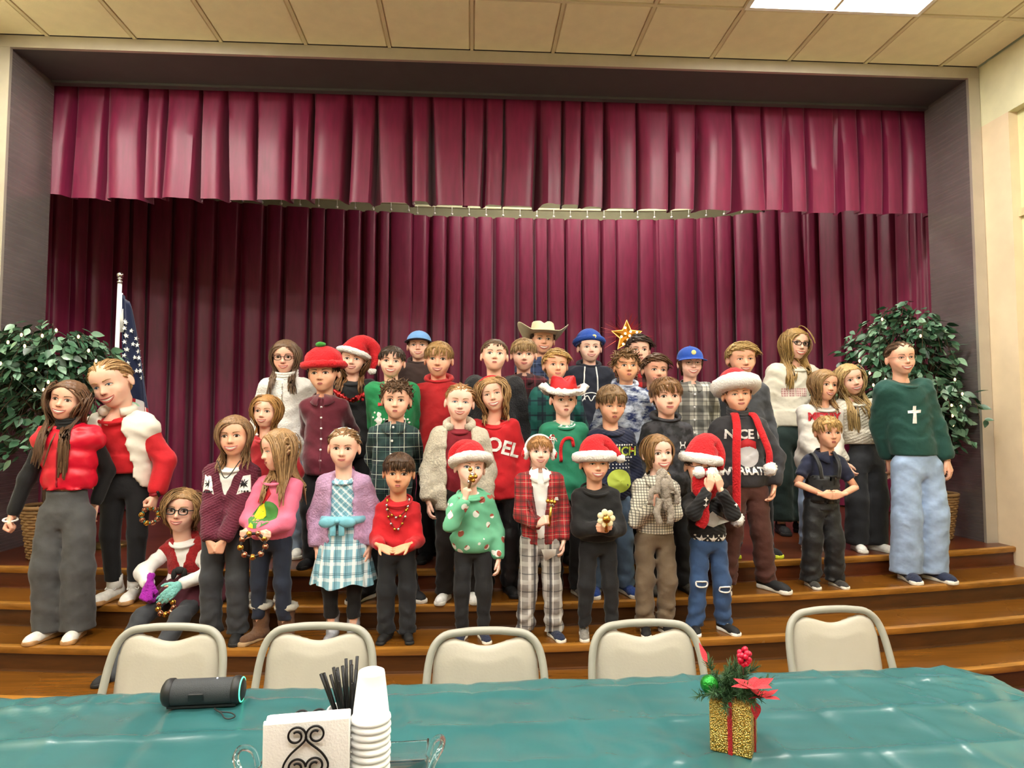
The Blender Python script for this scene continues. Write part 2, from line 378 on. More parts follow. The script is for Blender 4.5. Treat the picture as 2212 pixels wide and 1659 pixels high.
# ---------------------------------------------------------------- curtains
def velvet():
    t = NT('burgundy_velvet'); c = srgb('#73123a')
    n = t.noise(5, 3, t.scaled((6, 6, .8))); cc = t.mix(t.ramp(n, .3, .7), dark(c, .82), dark(c, 1.15))
    t.bump(t.noise(300, 2), .15, .002)
    return t.fin(cc, .46, sheen=.28)
M_vel = velvet()
def arclen_path(P, n): return spline(P, n)
def curtain_mesh(path, z0, z1, pw, depth, seed, hem=0., nz=14, top_soft=.35, scallop=0.):
    rng = random.Random(seed); path = np.asarray(path, float)
    seg = np.linalg.norm(np.diff(path, axis=0), axis=1); L = np.concatenate([[0], np.cumsum(seg)])
    s = 0; pts = []; pid = 0     # (arc position, forward offset at bottom, pleat id)
    while s < L[-1]-pw*.4:
        wdt = pw*rng.uniform(.65, 1.4); dp = depth*rng.uniform(.6, 1.3); g = rng.uniform(.1, .26); c = rng.uniform(-.012, .022)
        for u, o in ((0, -.3), (.03, .05), (.08, .24), (.25, .3+c*8), (.45, .32+c*4), (.6, .28), (1-g-.06, .25), (1-g, .12), (1-g*.8, -.45), (1-g*.45, -.8), (1-.015, -.55)):
            pts.append((s+u*wdt, o*dp, pid, rng.uniform(-.004, .004)))
        s += wdt; pid += 1
    pts = [p for p in pts if p[0] <= L[-1]]
    T = np.gradient(path, axis=0); T /= np.linalg.norm(T, axis=1, keepdims=True)
    sway = [rng.uniform(-.03, .03) for _ in range(pid+2)]; hz = [rng.uniform(-.5, .5) for _ in range(pid+2)]; sk = [rng.uniform(.1, 1) for _ in range(pid+2)]
    v = []
    for j in range(nz+1):
        t = j/nz; z = z1+(z0-z1)*t                    # t=0 top
        for (a, o, i, jx) in pts:
            amp = top_soft+(1-top_soft)*min(1, t*sk[i]*2+t)/1.0; amp = min(amp, 1.15)
            aa = min(L[-1], max(0, a+sway[i]*t*t)); x = np.interp(aa, L, path[:, 0]); y = np.interp(aa, L, path[:, 1])
            tx = np.interp(aa, L, T[:, 0]); ty = np.interp(aa, L, T[:, 1])
            v.append((x+ty*o*amp, y-tx*o*amp, z+(hem*hz[i]+scallop*(o/max(depth, 1e-6))*-1)*t*t))
    m = len(pts); f = [(j*m+i, (j+1)*m+i, (j+1)*m+i+1, j*m+i+1) for j in range(nz) for i in range(m-1)]
    return (np.array(v), f), L, path
YV = D+REV+.1
va, _, _ = curtain_mesh([(XL-.12, YV), (0, YV), (XR+.3, YV)], 3.4, ZO+.05, .235, .17, 5, hem=.035, nz=16, top_soft=.18, scallop=.02)
val = obj('stage_valance', va, M_vel, smooth=.9)
tag(val, 'short pleated burgundy valance hanging across the top of the stage', 'curtain')
pathL = spline([(-3.75, 5.82), (-4.1, 6.5), (-3.75, 7.35), (-2.9, 7.8), (-1.8, 8.0), (-.72, 8.12)], 60)
pathR = spline([(-.78, 8.2), (.4, 8.24), (1.6, 8.24), (2.7, 8.15), (3.5, 7.85), (4.15, 7.3), (4.45, 6.6), (4.35, 5.85)], 70)
ZT = 4.1
for nm, pth, sd, lab in (('stage_curtain', pathL, 11, 'full length burgundy stage curtain in the shaded left half behind the flag'), ('stage_curtain', pathR, 23, 'full length burgundy stage curtain lit along the back centre and right')):
    cm, L, pp = curtain_mesh(pth, ZS+.02, ZT, .21, .13, sd, nz=10, top_soft=.4)
    c = obj(nm, cm, M_vel, smooth=.9); tag(c, lab, 'curtain', 'full length stage curtains')
    hv = merge(sphere(.016, 8, 6, (0, 0, .02)), tube([(0, 0, .03), (0, 0, .11)], .004, 6))
    hm = mesh('hook', hv, plain('hook_metal', '#e9e6de', .3, var=0))
    for a in np.arange(.1, L[-1], .215):
        link('hook', hm, c, (np.interp(a, L, pp[:, 0]), np.interp(a, L, pp[:, 1])-.03, ZT))
tr = obj('curtain_track', tube(np.vstack([np.c_[pathL, np.full(60, ZT+.12)], np.c_[pathR, np.full(70, ZT+.12)]]), .018, 6), M_sback)
tag(tr, 'thin curved curtain track above the back curtains', 'curtain track')
# ---------------------------------------------------------------- people: templates
def head_core(X, Y, Z, face=True):
    ax = np.abs(X)
    d = ell(X, Y, Z, (0, .05, .13), (.345, .41, .37))
    d = smin(d, ell(X, Y, Z, (0, -.09, -.15), (.278, .272, .335)), .14)
    d = smin(d, ell(X, Y, Z, (0, -.215, .2), (.25, .15, .2)), .12)
    d = smin(d, ell(X, Y, Z, (0, -.235, -.42), (.105, .085, .075)), .1)
    d = smin(d, ell(ax, Y, Z, (.155, -.235, -.15), (.1, .085, .1)), .1)
    d = smin(d, ell(X, Y, Z, (0, -.305, -.285), (.135, .07, .09)), .08)
    if face:
        d = smax(d, -ell(ax, Y, Z, (.135, -.415, .0), (.085, .072, .052)), .07)
        d = smin(d, cone(X, Y, Z, (0, -.335, .03), (0, -.425, -.135), .022, .044), .05)
        d = smin(d, ell(ax, Y, Z, (.045, -.372, -.15), (.036, .042, .032)), .03)
        e = ell(ax, Y, Z, (.362, .06, -.05), (.042, .08, .125)); e = smax(e, -ell(ax, Y, Z, (.412, .03, -.045), (.03, .042, .08)), .03)
        d = smin(d, e, .03)
    return d
def head_sdf(X, Y, Z):
    d = head_core(X, Y, Z); return smin(d, cone(X, Y, Z, (0, .07, -.25), (0, .1, -1.0), .195, .2), .09)
HEAD = snet(head_sdf, (-.47, -.55, -1.0), (.47, .55, .56), .024)
_x = np.linspace(-.4, .4, 81); _z = np.linspace(-.5, .5, 101); _y = np.linspace(-.52, .0, 131)
_d = head_core(_x[:, None, None], _y[None, :, None], _z[None, None, :]) < 0
YS = np.where(_d.any(1), _y[_d.argmax(1)], 0.)
def ysurf(x, z):
    u = np.clip((np.asarray(x)+.4)/.01, 0, 79.99); v = np.clip((np.asarray(z)+.5)/.01, 0, 99.99)
    i = u.astype(int); j = v.astype(int); a = u-i; b = v-j
    return (YS[i, j]*(1-a)*(1-b)+YS[i+1, j]*a*(1-b)+YS[i, j+1]*(1-a)*b+YS[i+1, j+1]*a*b)
def onface(pts, off): p = np.asarray(pts, float); return np.c_[p[:, 0], ysurf(p[:, 0], p[:, 1])-off, p[:, 1]]
def patch(top, bot, n, off, bulge=0):      # strip between two (x,z) curves on the face
    v = []; rows = 4
    for j in range(rows+1):
        t = j/rows; q = top*(1-t)+bot*t; o = off+bulge*4*t*(1-t)*np.sin(np.linspace(0, math.pi, len(q))); v.append(np.c_[q[:, 0], ysurf(q[:, 0], q[:, 1])-o, q[:, 1]])
    m = len(top); f = [(j*m+i, (j+1)*m+i, (j+1)*m+i+1, j*m+i+1) for j in range(rows) for i in range(m-1)]
    return np.concatenate(v), f
def disc(cx, cz, r, off, n=12):
    a = np.arange(n)*2*math.pi/n; p = np.c_[cx+r*np.cos(a), cz+r*np.sin(a)]; y = ysurf(np.array([cx]), np.array([cz]))[0]
    v = np.r_[np.c_[p[:, 0], np.full(n, y-off), p[:, 1]], [[cx, y-off-r*.25, cz]]]
    return v, [(n, (i+1) % n, i) for i in range(n)]
def face_parts(mb, mouth='smile', eye='open', gaze=(0, 0), rng=random):
    for s in (-1, 1):
        cx, cz = s*.135, -.002; t = np.linspace(-1, 1, 13); hw = .073
        uo, lo = {'open': (.042, .026), 'squint': (.026, .016), 'down': (.014, .02), 'closed': (.002, .006)}[eye]
        up = np.c_[cx+hw*t, cz+uo*(1-t**2)-.004*t*s]; dn = np.c_[cx+hw*t, cz-lo*(1-t**2)-.004*t*s]
        if eye != 'closed':
            mb.add(patch(up, dn, 13, .004, .014), 1)
            gx = gaze[0]; r = min(.036, (uo+lo)*.62)
            mb.add(disc(cx+gx, cz+(uo-lo)*.5+gaze[1], r, .021), 2); mb.add(disc(cx+gx, cz+(uo-lo)*.5+gaze[1], r*.5, .026, 8), 3)
        mb.add(tube(onface(up, .009), .0065+.002*np.sin(np.linspace(0, 3.14, 13)), 5), 3)
        bt = np.linspace(0, 1, 8); br = np.c_[s*(.06+.15*bt), .088+.03*np.sin(bt*2.2)-.012*bt]
        mb.add(tube(onface(br, .002), .0135*(1-.6*bt), 5), 6)
        mb.add(disc(s*.027, -.175, .013, .004, 8), 7)
    t = np.linspace(-1, 1, 15); q = 1-t**2
    if mouth in ('grin', 'smile'):
        mw = .155 if mouth == 'grin' else .13; op = .06 if mouth == 'grin' else .034; zc = -.268; cu = .036
        cen = zc+cu*t**2-cu*.3
        upc = np.c_[mw*t, cen+.006*q]; loc = np.c_[mw*t, cen-op*q]
        mb.add(patch(upc, loc, 15, .001, .004), 5)
        mb.add(patch(np.c_[mw*t*.96, cen-op*q*.72], np.c_[mw*t*.96, cen-op*q*1.02], 15, .004, .002), 7)
        mb.add(tube(onface(upc+[0, .008], .004), .006+.011*q, 6), 4); mb.add(tube(onface(loc-[0, .008], .006), .006+.014*q, 6), 4)
    else:
        mw = .088 if mouth == 'closed' else .062; zc = -.275; cu = .012 if mouth == 'closed' else -.008
        cen = zc+cu*t**2; op = .004 if mouth == 'closed' else .01
        mb.add(tube(onface(np.c_[mw*t, cen+.012], .003), .004+.011*q, 6), 4); mb.add(tube(onface(np.c_[mw*t, cen-.014-op], .006), .004+.015*q, 6), 4)
        mb.add(tube(onface(np.c_[mw*t*1.05, cen-op*.4], .011), .0035+op*.35*q, 5), 7)
PHI = [0, .45, .75, 1.0, 1.25, 1.55, 1.85, 2.1, 2.5, 3.15]; HZ = [.305, .29, .23, .15, .1, .11, .04, -.16, -.27, -.3]
def hairline(x, y, drop=0.): return np.interp(np.abs(np.arctan2(x, -(y-.02))), PHI, HZ)-drop
def cap_fn(th, drop, top):
    def f(X, Y, Z):
        d = np.minimum(ell(X, Y, Z, (0, .05, .13), (.345+th, .41+th, .375+th)), ell(X, Y, Z, (0, .02, -.12), (.3+th*.6, .34+th, .3)))
        d = np.minimum(d, ell(X, Y, Z, (0, -.2, .21), (.27+th, .155+th*1.2, .2+th)))
        d = d+.012*np.sin(X*38+3*np.sin(Z*9))*np.sin(Y*33+2*np.sin(X*11))
        d = smax(d, hairline(X, Y, drop)-Z, .05)
        return smax(d, Z-top, .03) if top < .5 else d
    return f
CAPS = {}
def cap_mesh(th, drop=0., top=1.):
    k = (th, drop, top)
    if k not in CAPS: CAPS[k] = snet(cap_fn(th, drop, top), (-.5, -.5, -.6), (.5, .62, .66), .034)
    return CAPS[k]
_hv = HEAD[0]; _hm = (_hv[:, 2] > hairline(_hv[:, 0], _hv[:, 1])) & (np.abs(_hv[:, 0]) < .4) & (_hv[:, 2] > -.32)
ROOTS = _hv[_hm]
def strands(P, R, flat=.5):
    N, m, _ = P.shape; T = np.gradient(P, axis=1); T /= np.linalg.norm(T, axis=2, keepdims=True)+1e-9
    out = P-np.array([0, .05, 0]); out = out/(np.linalg.norm(out, axis=2, keepdims=True)+1e-9)
    U = np.cross(T, out); U /= np.linalg.norm(U, axis=2, keepdims=True)+1e-9; V = np.cross(T, U)
    R = np.broadcast_to(R, (N, m)); cs = [(1, 0), (-.2, flat*1.1), (-1, -flat*.4)]
    v = np.stack([P+R[..., None]*(c*U+s*V) for c, s in cs], 2).reshape(-1, 3)
    n, j, k = np.meshgrid(np.arange(N), np.arange(m-1), np.arange(3), indexing='ij'); b = (n*m+j)*3; k2 = (k+1) % 3
    return v, np.stack([b+k, b+k2, b+3+k2, b+3+k], -1).reshape(-1, 4)
def pushout(p, off):
    for c, r in (((0, .05, .13), (.345, .41, .375)), ((0, -.03, -.12), (.29, .3, .34))):
        c = np.array(c); r = np.array(r)+off[:, None]; k = np.linalg.norm((p-c)/r, axis=1)
        m = k < 1; p[m] = c+(p[m]-c)/np.maximum(k[m], .2)[:, None]
    return p
def hair(style, seed, hat=False, length=1., part=.1, grav=np.array([0, 0, -1.]), front=.6, sh_z=-.72, sh_w=.62, sh_d=.3, vol=0.):
    rs = np.random.RandomState(seed); rt = ROOTS
    if hat: rt = rt[rt[:, 2] < .22]
    n = {'short': 540, 'crop': 600, 'fringe': 540, 'quiff': 500, 'curly': 360, 'long': 380, 'wavy': 340, 'bob': 350, 'back': 300, 'bun': 300}[style]
    p = rt[rs.randint(0, len(rt), n)].astype(float).copy(); p += rs.normal(0, .008, p.shape)
    nm = (p-[0, .05, .1])/np.array([.345, .41, .38])**2; nm /= np.linalg.norm(nm, axis=1, keepdims=True)
    long_ = style in ('long', 'wavy', 'bob'); m = 12 if long_ else 5
    crown = np.array([.05, .22, .52]); away = p-crown; away /= np.linalg.norm(away, axis=1, keepdims=True)+1e-6
    off0 = rs.uniform(.012, .05, n)+vol
    if style in ('short', 'crop', 'fringe'):
        d = away.copy(); L = rs.uniform(.16, .26, n)*length
        if style == 'crop': L *= .55; off0 *= .6
        if style == 'fringe': fr = p[:, 1] < -.12; L = np.where(fr, L*1.12, L*1.25); d[:, 0] += np.where(fr, .35, 0); off0 += .01
    elif style == 'quiff': d = away.copy(); fr = p[:, 1] < -.05; d[fr] = [.8, -.25, .35]; L = rs.uniform(.18, .28, n)*length; off0 = np.where(fr, off0+.05, off0)
    elif style == 'curly': d = rs.normal(0, 1, (n, 3)); L = rs.uniform(.2, .36, n)*length; off0 += .05*rs.rand(n)
    elif long_:
        d = np.c_[np.sign(p[:, 0]-part)*1.0, np.where(p[:, 1] < 0, .05, .5), np.full(n, -.3)]; L = rs.uniform(1.0, 1.35, n)*length
    else: d = np.tile([0, 1.0, -.1], (n, 1)); L = rs.uniform(.25, .4, n)*length; off0 = off0*.3+.012
    if not long_ and style != 'curly': L = np.where((np.abs(p[:, 0]) > .24) & (p[:, 2] < .22) & (p[:, 1] < .2), L*.45, L)
    xt = np.sign(p[:, 0]-part*.3)*rs.uniform(.22, .5, n)
    P = np.zeros((n, m, 3)); frontf = (rs.rand(n) < front) & (p[:, 1] < .12)
    ph = rs.uniform(0, 6.28, n); stp = L/(m-1)
    for j in range(m):
        P[:, j] = p
        tn = (p-[0, .05, .1])/np.array([.345, .41, .38])**2; tn /= np.linalg.norm(tn, axis=1, keepdims=True)
        if long_:
            k = min(1, j*.2); d = d*(1-k*.5)+grav*k*.9
        elif style == 'curly': d = d+rs.normal(0, .55, d.shape)+grav*.08
        else: d = d+grav*.22
        onh = p[:, 2] > -.42
        d = np.where(onh[:, None], d-tn*(d*tn).sum(1)[:, None]*(1. if long_ or style in ('short', 'crop', 'fringe', 'back', 'bun') else .4), d)
        d /= np.linalg.norm(d, axis=1, keepdims=True)+1e-9
        p = p+d*stp[:, None]
        if style == 'wavy' or (style == 'bob' and vol): p = p+np.c_[np.cos(ph+j*1.15), np.sin(ph+j*1.15), 0*ph]*(.045 if style == 'wavy' else .024)
        p = pushout(p, off0)
        if long_:
            below = p[:, 2] < sh_z+.2; dep = sh_d*np.clip((sh_z+.2-p[:, 2])/.35, 0, 1); u = np.clip(1-(p[:, 0]/sh_w)**2, 0, 1)**.5*dep
            p[:, 1] = np.where(below & frontf, np.minimum(p[:, 1], .1-u-.03), np.where(below, np.maximum(p[:, 1], .1+u+.02), p[:, 1]))
            neck = (p[:, 2] < -.3); rr = np.hypot(p[:, 0], p[:, 1]-.08); k = np.where(neck & (rr < .27), .27/np.maximum(rr, .03), 1); p[:, 0] *= k; p[:, 1] = .08+(p[:, 1]-.08)*k
            p[:, 0] = np.where((p[:, 2] < -.25) & frontf, p[:, 0]+.22*(xt-p[:, 0]), p[:, 0])
            fz = (p[:, 2] < .2) & (p[:, 2] > -.45) & (p[:, 1] < -.1); p[:, 0] = np.where(fz & (np.abs(p[:, 0]) < .25), np.sign(p[:, 0]-part*.3)*.25, p[:, 0])
    t = np.linspace(0, 1, m); wd = {'curly': .028, 'crop': .02, 'long': .024, 'wavy': .026, 'bob': .024, 'back': .02, 'bun': .02}.get(style, .026)
    R = wd*rs.uniform(.6, 1.25, n)[:, None]*(np.clip(t*6+.35, 0, 1)*np.clip((1.1-t)*(5. if long_ else 2.2), .12, 1)*(1+.5*t*long_))[None]
    return P, R, frontf
# hands: z' along the fingers, y' the way the palm faces, x' thumb side; wrist at 0, length 1
def hand_mesh(curl, thumb, spread=1.):
    segs = []; xs = [.155, .05, -.055, -.15]; ln = [.42, .47, .43, .33]
    for i in range(4):
        p = np.array([xs[i]*1.05, 0, .5-.03*abs(i-1)]); a = 0.; segs.append(((xs[i]*.55, 0, .04), p, .085, .075))
        for q, (fr, c) in enumerate(zip((.46, .3, .24), curl)):
            a += math.radians(c*(1+.06*i)); d = np.array([xs[i]*.25*spread*(1 if q == 0 else .5), math.sin(a), math.cos(a)]); e = p+d/np.linalg.norm(d)*ln[i]*fr
            segs.append((p, e, .066-.007*q, .06-.008*q)); p = e
    tp = [np.array(q) for q in thumb]
    for i in range(3): segs.append((tp[i], tp[i+1], .085-.014*i, .075-.013*i))
    def f(X, Y, Z):
        d = None
        for a, b, r, s in segs[:1]+segs[4:5]+segs[8:9]+segs[12:13]:
            q = cone(X, Y*1.15, Z, a, b, r, s); d = q if d is None else smin(d, q, .06)
        for i in range(4):
            for a, b, r, s in segs[i*4+1:i*4+4]: d = smin(d, cone(X, Y, Z, a, b, r, s), .012)
        for a, b, r, s in segs[16:]: d = smin(d, cone(X, Y, Z, a, b, r, s), .03)
        return smin(d, cone(X, Y, Z, (0, 0, -.25), (0, 0, .05), .115, .11), .06)
    return snet(f, (-.35, -.3, -.36), (.48, .62, 1.12), .04)
HANDS = {'relax': hand_mesh((22, 32, 22), [(.1, .02, .08), (.24, .07, .26), (.27, .13, .42), (.25, .18, .53)]),
         'open': hand_mesh((8, 12, 8), [(.1, .02, .08), (.27, .05, .22), (.38, .08, .36), (.44, .1, .46)], 1.6),
         'grip': hand_mesh((72, 80, 45), [(.1, .03, .08), (.22, .12, .26), (.2, .24, .38), (.1, .28, .44)])}
# shoes: unit length, toe towards -y
def shoe_sdf(X, Y, Z):
    d = cone(X, Y, Z*1.05, (0, .12, .17), (0, -.5, .1), .135, .13); d = smin(d, cone(X, Y, Z, (0, -.42, .09), (-.01, -.58, .075), .135, .115), .08)
    d = smin(d, cone(X, Y, Z, (0, .1, .2), (0, .09, .38), .125, .125), .1)
    return smax(smax(d, .05-Z, .02), Z-.4, .015)
def sole_sdf(X, Y, Z):
    w = .15-.02*np.cos((Y+.25)*6); k = np.sqrt((X/w)**2+(np.maximum(np.abs(Y+.23)-.32, 0)/.15)**2)
    return smax((k-1)*.13, np.abs(Z-.055)-.055, .03)
def boot_sdf(X, Y, Z):
    d = cone(X, Y, Z, (0, .1, .17), (0, -.48, .11), .15, .14); d = smin(d, cone(X, Y, Z, (0, .07, .2), (0, .07, .95), .2, .225), .12)
    d = d+.008*np.sin(Z*22+3*X); return smax(smax(d, .03-Z, .02), Z-.9, .02)
SHOE = snet(shoe_sdf, (-.25, -.85, 0), (.25, .4, .5), .026); SOLE = snet(sole_sdf, (-.25, -.85, -.03), (.25, .4, .16), .026)
BOOT = snet(boot_sdf, (-.34, -.85, 0), (.34, .46, 1.05), .032)
LACE = merge(*[tube(spline([(-.07, -.12-.07*i, .235-.02*i), (0, -.13-.07*i, .275-.022*i), (.07, -.12-.07*i, .235-.02*i)], 6), .014, 5) for i in range(4)], *[tube(spline([(0, -.1, .29), (s*.09, -.08, .31), (s*.12, -.16, .24), (s*.03, -.14, .28)], 8), .012, 5) for s in (-1, 1)])
SHM = {}
def shoe_part(kind, m):
    k = (kind, m.name)
    if k not in SHM: SHM[k] = mesh(kind, {'shoe': SHOE, 'sole': SOLE, 'boot': BOOT, 'laces': LACE}[kind], m)
    return SHM[k]
# ---------------------------------------------------------------- people: materials
def skin(i):
    c = ['#eab99f', '#e5b294', '#ecc0a8', '#d6a27e', '#efc7b4'][i]; nm = 'skin_%d' % i
    if nm in MATS: return MATS[nm]
    t = NT(nm); cc = srgb(c); k = t.mix(t.ramp(t.noise(14, 2), .35, .7), cc, (cc[0]*1.02, cc[1]*.86, cc[2]*.84))
    t.b.inputs['Subsurface Weight'].default_value = .12; t.b.inputs['Subsurface Radius'].default_value = (.012, .005, .003); t.b.inputs['Subsurface Scale'].default_value = 1
    MATS[nm] = t.fin(k, .48, spec=.35); return MATS[nm]
def hairmat(col):
    nm = 'hair_'+col.strip('#')
    if nm in MATS: return MATS[nm]
    t = NT(nm); c = srgb(col); n = t.noise(1, 4, t.scaled((150, 150, 16)), .6)
    k = t.mix(t.ramp(n, .32, .68), dark(c, .5), dark(c, 1.35)); t.bump(n, .5, .004)
    MATS[nm] = t.fin(k, .42, spec=.35); return MATS[nm]
M_eye = plain('eye_white', '#efece6', .25, var=0); M_pup = plain('pupil', '#120d0b', .25, var=0); M_lip = plain('lip', '#bd6a62', .4, var=.05); M_teeth = plain('teeth', '#f3eee2', .3, var=0); M_mdark = plain('mouth_dark', '#5a241f', .6, var=0)
IRIS = {'brown': plain('iris_brown', '#3d2415', .3, var=0), 'blue': plain('iris_blue', '#46607a', .3, var=0), 'green': plain('iris_green', '#4f5a3a', .3, var=0)}
def loft(X, Y, Z, zs, ws, ds, cx, cy, z0, z1):
    w_ = np.interp(Z, zs, ws).astype(np.float32); d_ = np.interp(Z, zs, ds).astype(np.float32)
    k = np.sqrt(((X-cx)/w_)**2+((Y-cy)/d_)**2); r = (k-1)*np.minimum(w_, d_)*1.15
    return np.maximum(np.maximum(r, z0-Z), Z-z1)
def ik(S_, W_, l1, l2, hint):
    d = W_-S_; L = np.linalg.norm(d); dn = d/L; L = min(max(L, abs(l1-l2)*1.05), (l1+l2)*.998); W_ = S_+dn*L
    a = (l1*l1-l2*l2+L*L)/(2*L); hh = math.sqrt(max(0, l1*l1-a*a)); hint = np.asarray(hint, float); hp = hint-dn*(hint@dn); hp /= np.linalg.norm(hp)+1e-9
    return S_+dn*a+hp*hh, W_
ARM = {   # wrist (x outwards, y, z) in body heights from the shoulder's side, elbow hint, hand pose, palm (x outwards, y, z), hand direction or None
 'down': ((.145, -.015, .47), (1, .6, 0), 'relax', (-1, .1, 0), None),
 'down2': ((.16, -.03, .475), (1, .5, 0), 'relax', (-1, .2, 0), None),
 'back': ((.055, .09, .5), (.45, 1, 0), 'relax', (0, 1, 0), None),
 'clasp': ((.035, -.125, .485), (.5, .8, -.2), 'grip', (-.6, .8, 0), (-.5, -.1, -.8)),
 'clasplow': ((.03, -.12, .455), (.5, .8, -.2), 'grip', (-.5, .8, 0), (-.4, -.1, -.9)),
 'pocket': ((.125, -.045, .49), (1, .4, .1), 'relax', (-1, 0, 0), (-.3, -.2, -1)),
 'belly': ((.04, -.13, .56), (.5, .6, -.8), 'relax', (-.2, 1, 0), (-1, -.2, 0)),
 'chest': ((.035, -.15, .625), (.5, .4, -1), 'grip', (-.8, .5, 0), (-.4, -.2, .9)),
 'hold': ((.02, -.165, .585), (.5, .5, -1), 'grip', (-.8, .4, 0), (-.6, -.5, .5)),
 'palmup': ((.07, -.185, .535), (.3, .9, -.3), 'open', (.1, -.75, .65), (-.75, -.45, -.3)),
}
PEOPLE = {}
class Q: pass
def person(key, label, px, top, chin, lev, off=.17, feet=None, Y=None, sk=0, eyes='brown', mouth='smile', eye='open', gaze=(0, 0), head=(0, 0, 0), hr=None, tops=(), pants=None, shoes=None, L='down', R='down', stance=.055, toe=12, rz=0, hfac=1., group='children lined up on the stage steps', fwdlean=0., joints=None, body_w=1., seat=None, headw=1.):
    headw *= 1.09; rng = random.Random(sum(map(ord, key))*7+1); seed = rng.randint(0, 10**6)
    z0 = levz(lev); fpx = feet if feet is not None else px
    if Y is None:
        X = 0.
        for _ in range(4): Y = noseY(lev, X)+off; X = at(fpx, 1000, Y)[0]
    X = at(fpx, 1000, Y)[0]; hp = at(px, top, Y+fwdlean); h = (hp[2]-z0)*hfac
    hh = (chin-top)*(Y+fwdlean)/FPX*1.04
    if seat: z0 = seat[1]; h = seat[0]
    root = empty('person', (X, Y, z0), math.radians(rz)); tag(root, label, 'person', group)
    q = Q(); PEOPLE[key] = q; q.root = root; q.h = h; q.hh = hh; q.X = X; q.Y = Y; q.z0 = z0; q.seed = seed; q.bw = body_w; q.headw = headw
    c, s = math.cos(math.radians(rz)), math.sin(math.radians(rz)); dx = hp[0]-X
    q.hx, q.hy = dx*c+fwdlean*s, -dx*s+fwdlean*c
    def spx(z): return q.hx*np.clip((z-.48*h)/(.44*h), 0, 1)
    def spy(z): return q.hy*np.clip((z-.48*h)/(.44*h), 0, 1)+.012*h*np.sin(np.clip((z-.45*h)/(.4*h), 0, 1)*3.14)
    q.spx, q.spy = spx, spy
    q.nb = h-hh*1.12; q.sh = h-hh*1.44; AS = np.clip(1.12-.09*h, .93, 1.02); sx = .086*h*body_w*AS
    q.tilt = q.hx*.12
    q.arm = {}
    for sgn, nm, spec in ((-1, 'L', L), (1, 'R', R)):
        if isinstance(spec, str): spec = ARM[spec]
        wr, hint, pose, palm, hd = spec
        if pose == 'relax' and hd is None and wr[1] > -.05 and wr[2] < .5: wr = (max(.115, wr[0]-.025), wr[1], q.sh/h-.302); hint = (.6, 1, 0)
        S_ = np.array([spx(q.sh)+sgn*sx, spy(q.sh), q.sh-sgn*q.tilt])
        W_ = np.array([sgn*wr[0]*h+spx(wr[2]*h), wr[1]*h+spy(wr[2]*h), wr[2]*h])
        E, W_ = ik(S_, W_, .172*h, .15*h, (sgn*hint[0], hint[1], hint[2]))
        fd = (W_-E)/np.linalg.norm(W_-E); d = fd if hd is None else np.array([sgn*hd[0], hd[1], hd[2]], float)
        d = d/np.linalg.norm(d); n = np.array([sgn*palm[0], palm[1], palm[2]], float); n -= d*(n@d); n /= np.linalg.norm(n); t = sgn*np.cross(n, d)
        q.arm[nm] = (S_, E, W_, fd, d, n, t, pose)
    st = stance*h
    q.leg = joints(q) if joints else {sg: (np.array([sg*.05*h, .0, .49*h]), np.array([sg*(.045*h+st*.25), -.012*h, .27*h]), np.array([sg*st, .012*h, .04*h])) for sg in (-1, 1)}
    # head and body, one mesh
    yaw, pit, rol = [math.radians(a) for a in head]
    hc = np.array([q.hx, q.hy-.005*h, h-hh*.5]); M = rotm(pit, rol, yaw, hc, hh); q.HM = M
    hv = HEAD[0].copy().astype(float); hv[:, 0] *= headw; bend = np.clip((-.42-hv[:, 2])/.4, 0, 1)
    rv = hv@M[:3, :3].T+M[:3, 3]; un = hv*hh+hc; rv = rv*(1-bend[:, None])+un*bend[:, None]
    mb = MB(); mb.add((rv, HEAD[1].tolist()), 0)
    fm = MB(); face_parts(fm, mouth, eye, gaze, rng); fv, ff = fm.data(); fv[:, 0] *= headw
    mb.v.append(fv@M[:3, :3].T+M[:3, 3]); mb.f += [[i+mb.n for i in g] for g in ff]; mb.mi += fm.mi; mb.n += len(fv)
    zt = np.linspace(.47*h, q.nb, 7); mb.add(tube(np.c_[spx(zt), spy(zt), zt], np.array([.045, .045, .045, .045, .042, .034, .025])*h, 10, flat=.8))
    hl = .1*h
    for nm in 'LR':
        S_, E, W_, fd, d, n, t, pose = q.arm[nm]
        mb.add(tube([S_*.7+np.array([spx(q.sh), spy(q.sh), q.sh])*.3, S_, (S_+E)/2, E], np.array([.02, .026, .024, .022])*h, 8)); mb.add(tube([S_*.2+E*.8, E, (E+W_)/2, W_+d*.01], np.array([.02, .0225, .0195, .0135])*h, 8))
        B = np.eye(4); B[:3, 0] = t*hl; B[:3, 1] = n*hl; B[:3, 2] = d*hl; B[:3, 3] = W_
        hvv, hff = xf(HANDS[pose], B); hff = HANDS[pose][1]
        mb.add((hvv, (hff[:, ::-1] if np.linalg.det(B[:3, :3]) < 0 else hff).tolist()))
    for sg in (-1, 1):
        a, b, e = q.leg[sg]; mb.add(tube([a, (a+b)/2, b, (b+e)/2, e, e*[1, 1, .3]], np.array([.04, .036, .028, .025, .018, .018])*h, 8))
    q.body = obj('body', mb, [skin(sk), M_eye, IRIS[eyes], M_pup, M_lip, M_teeth, hairmat(hr[1] if hr else '#5a3d28'), M_mdark], root)
    for t_ in tops: make_top(q, **t_)
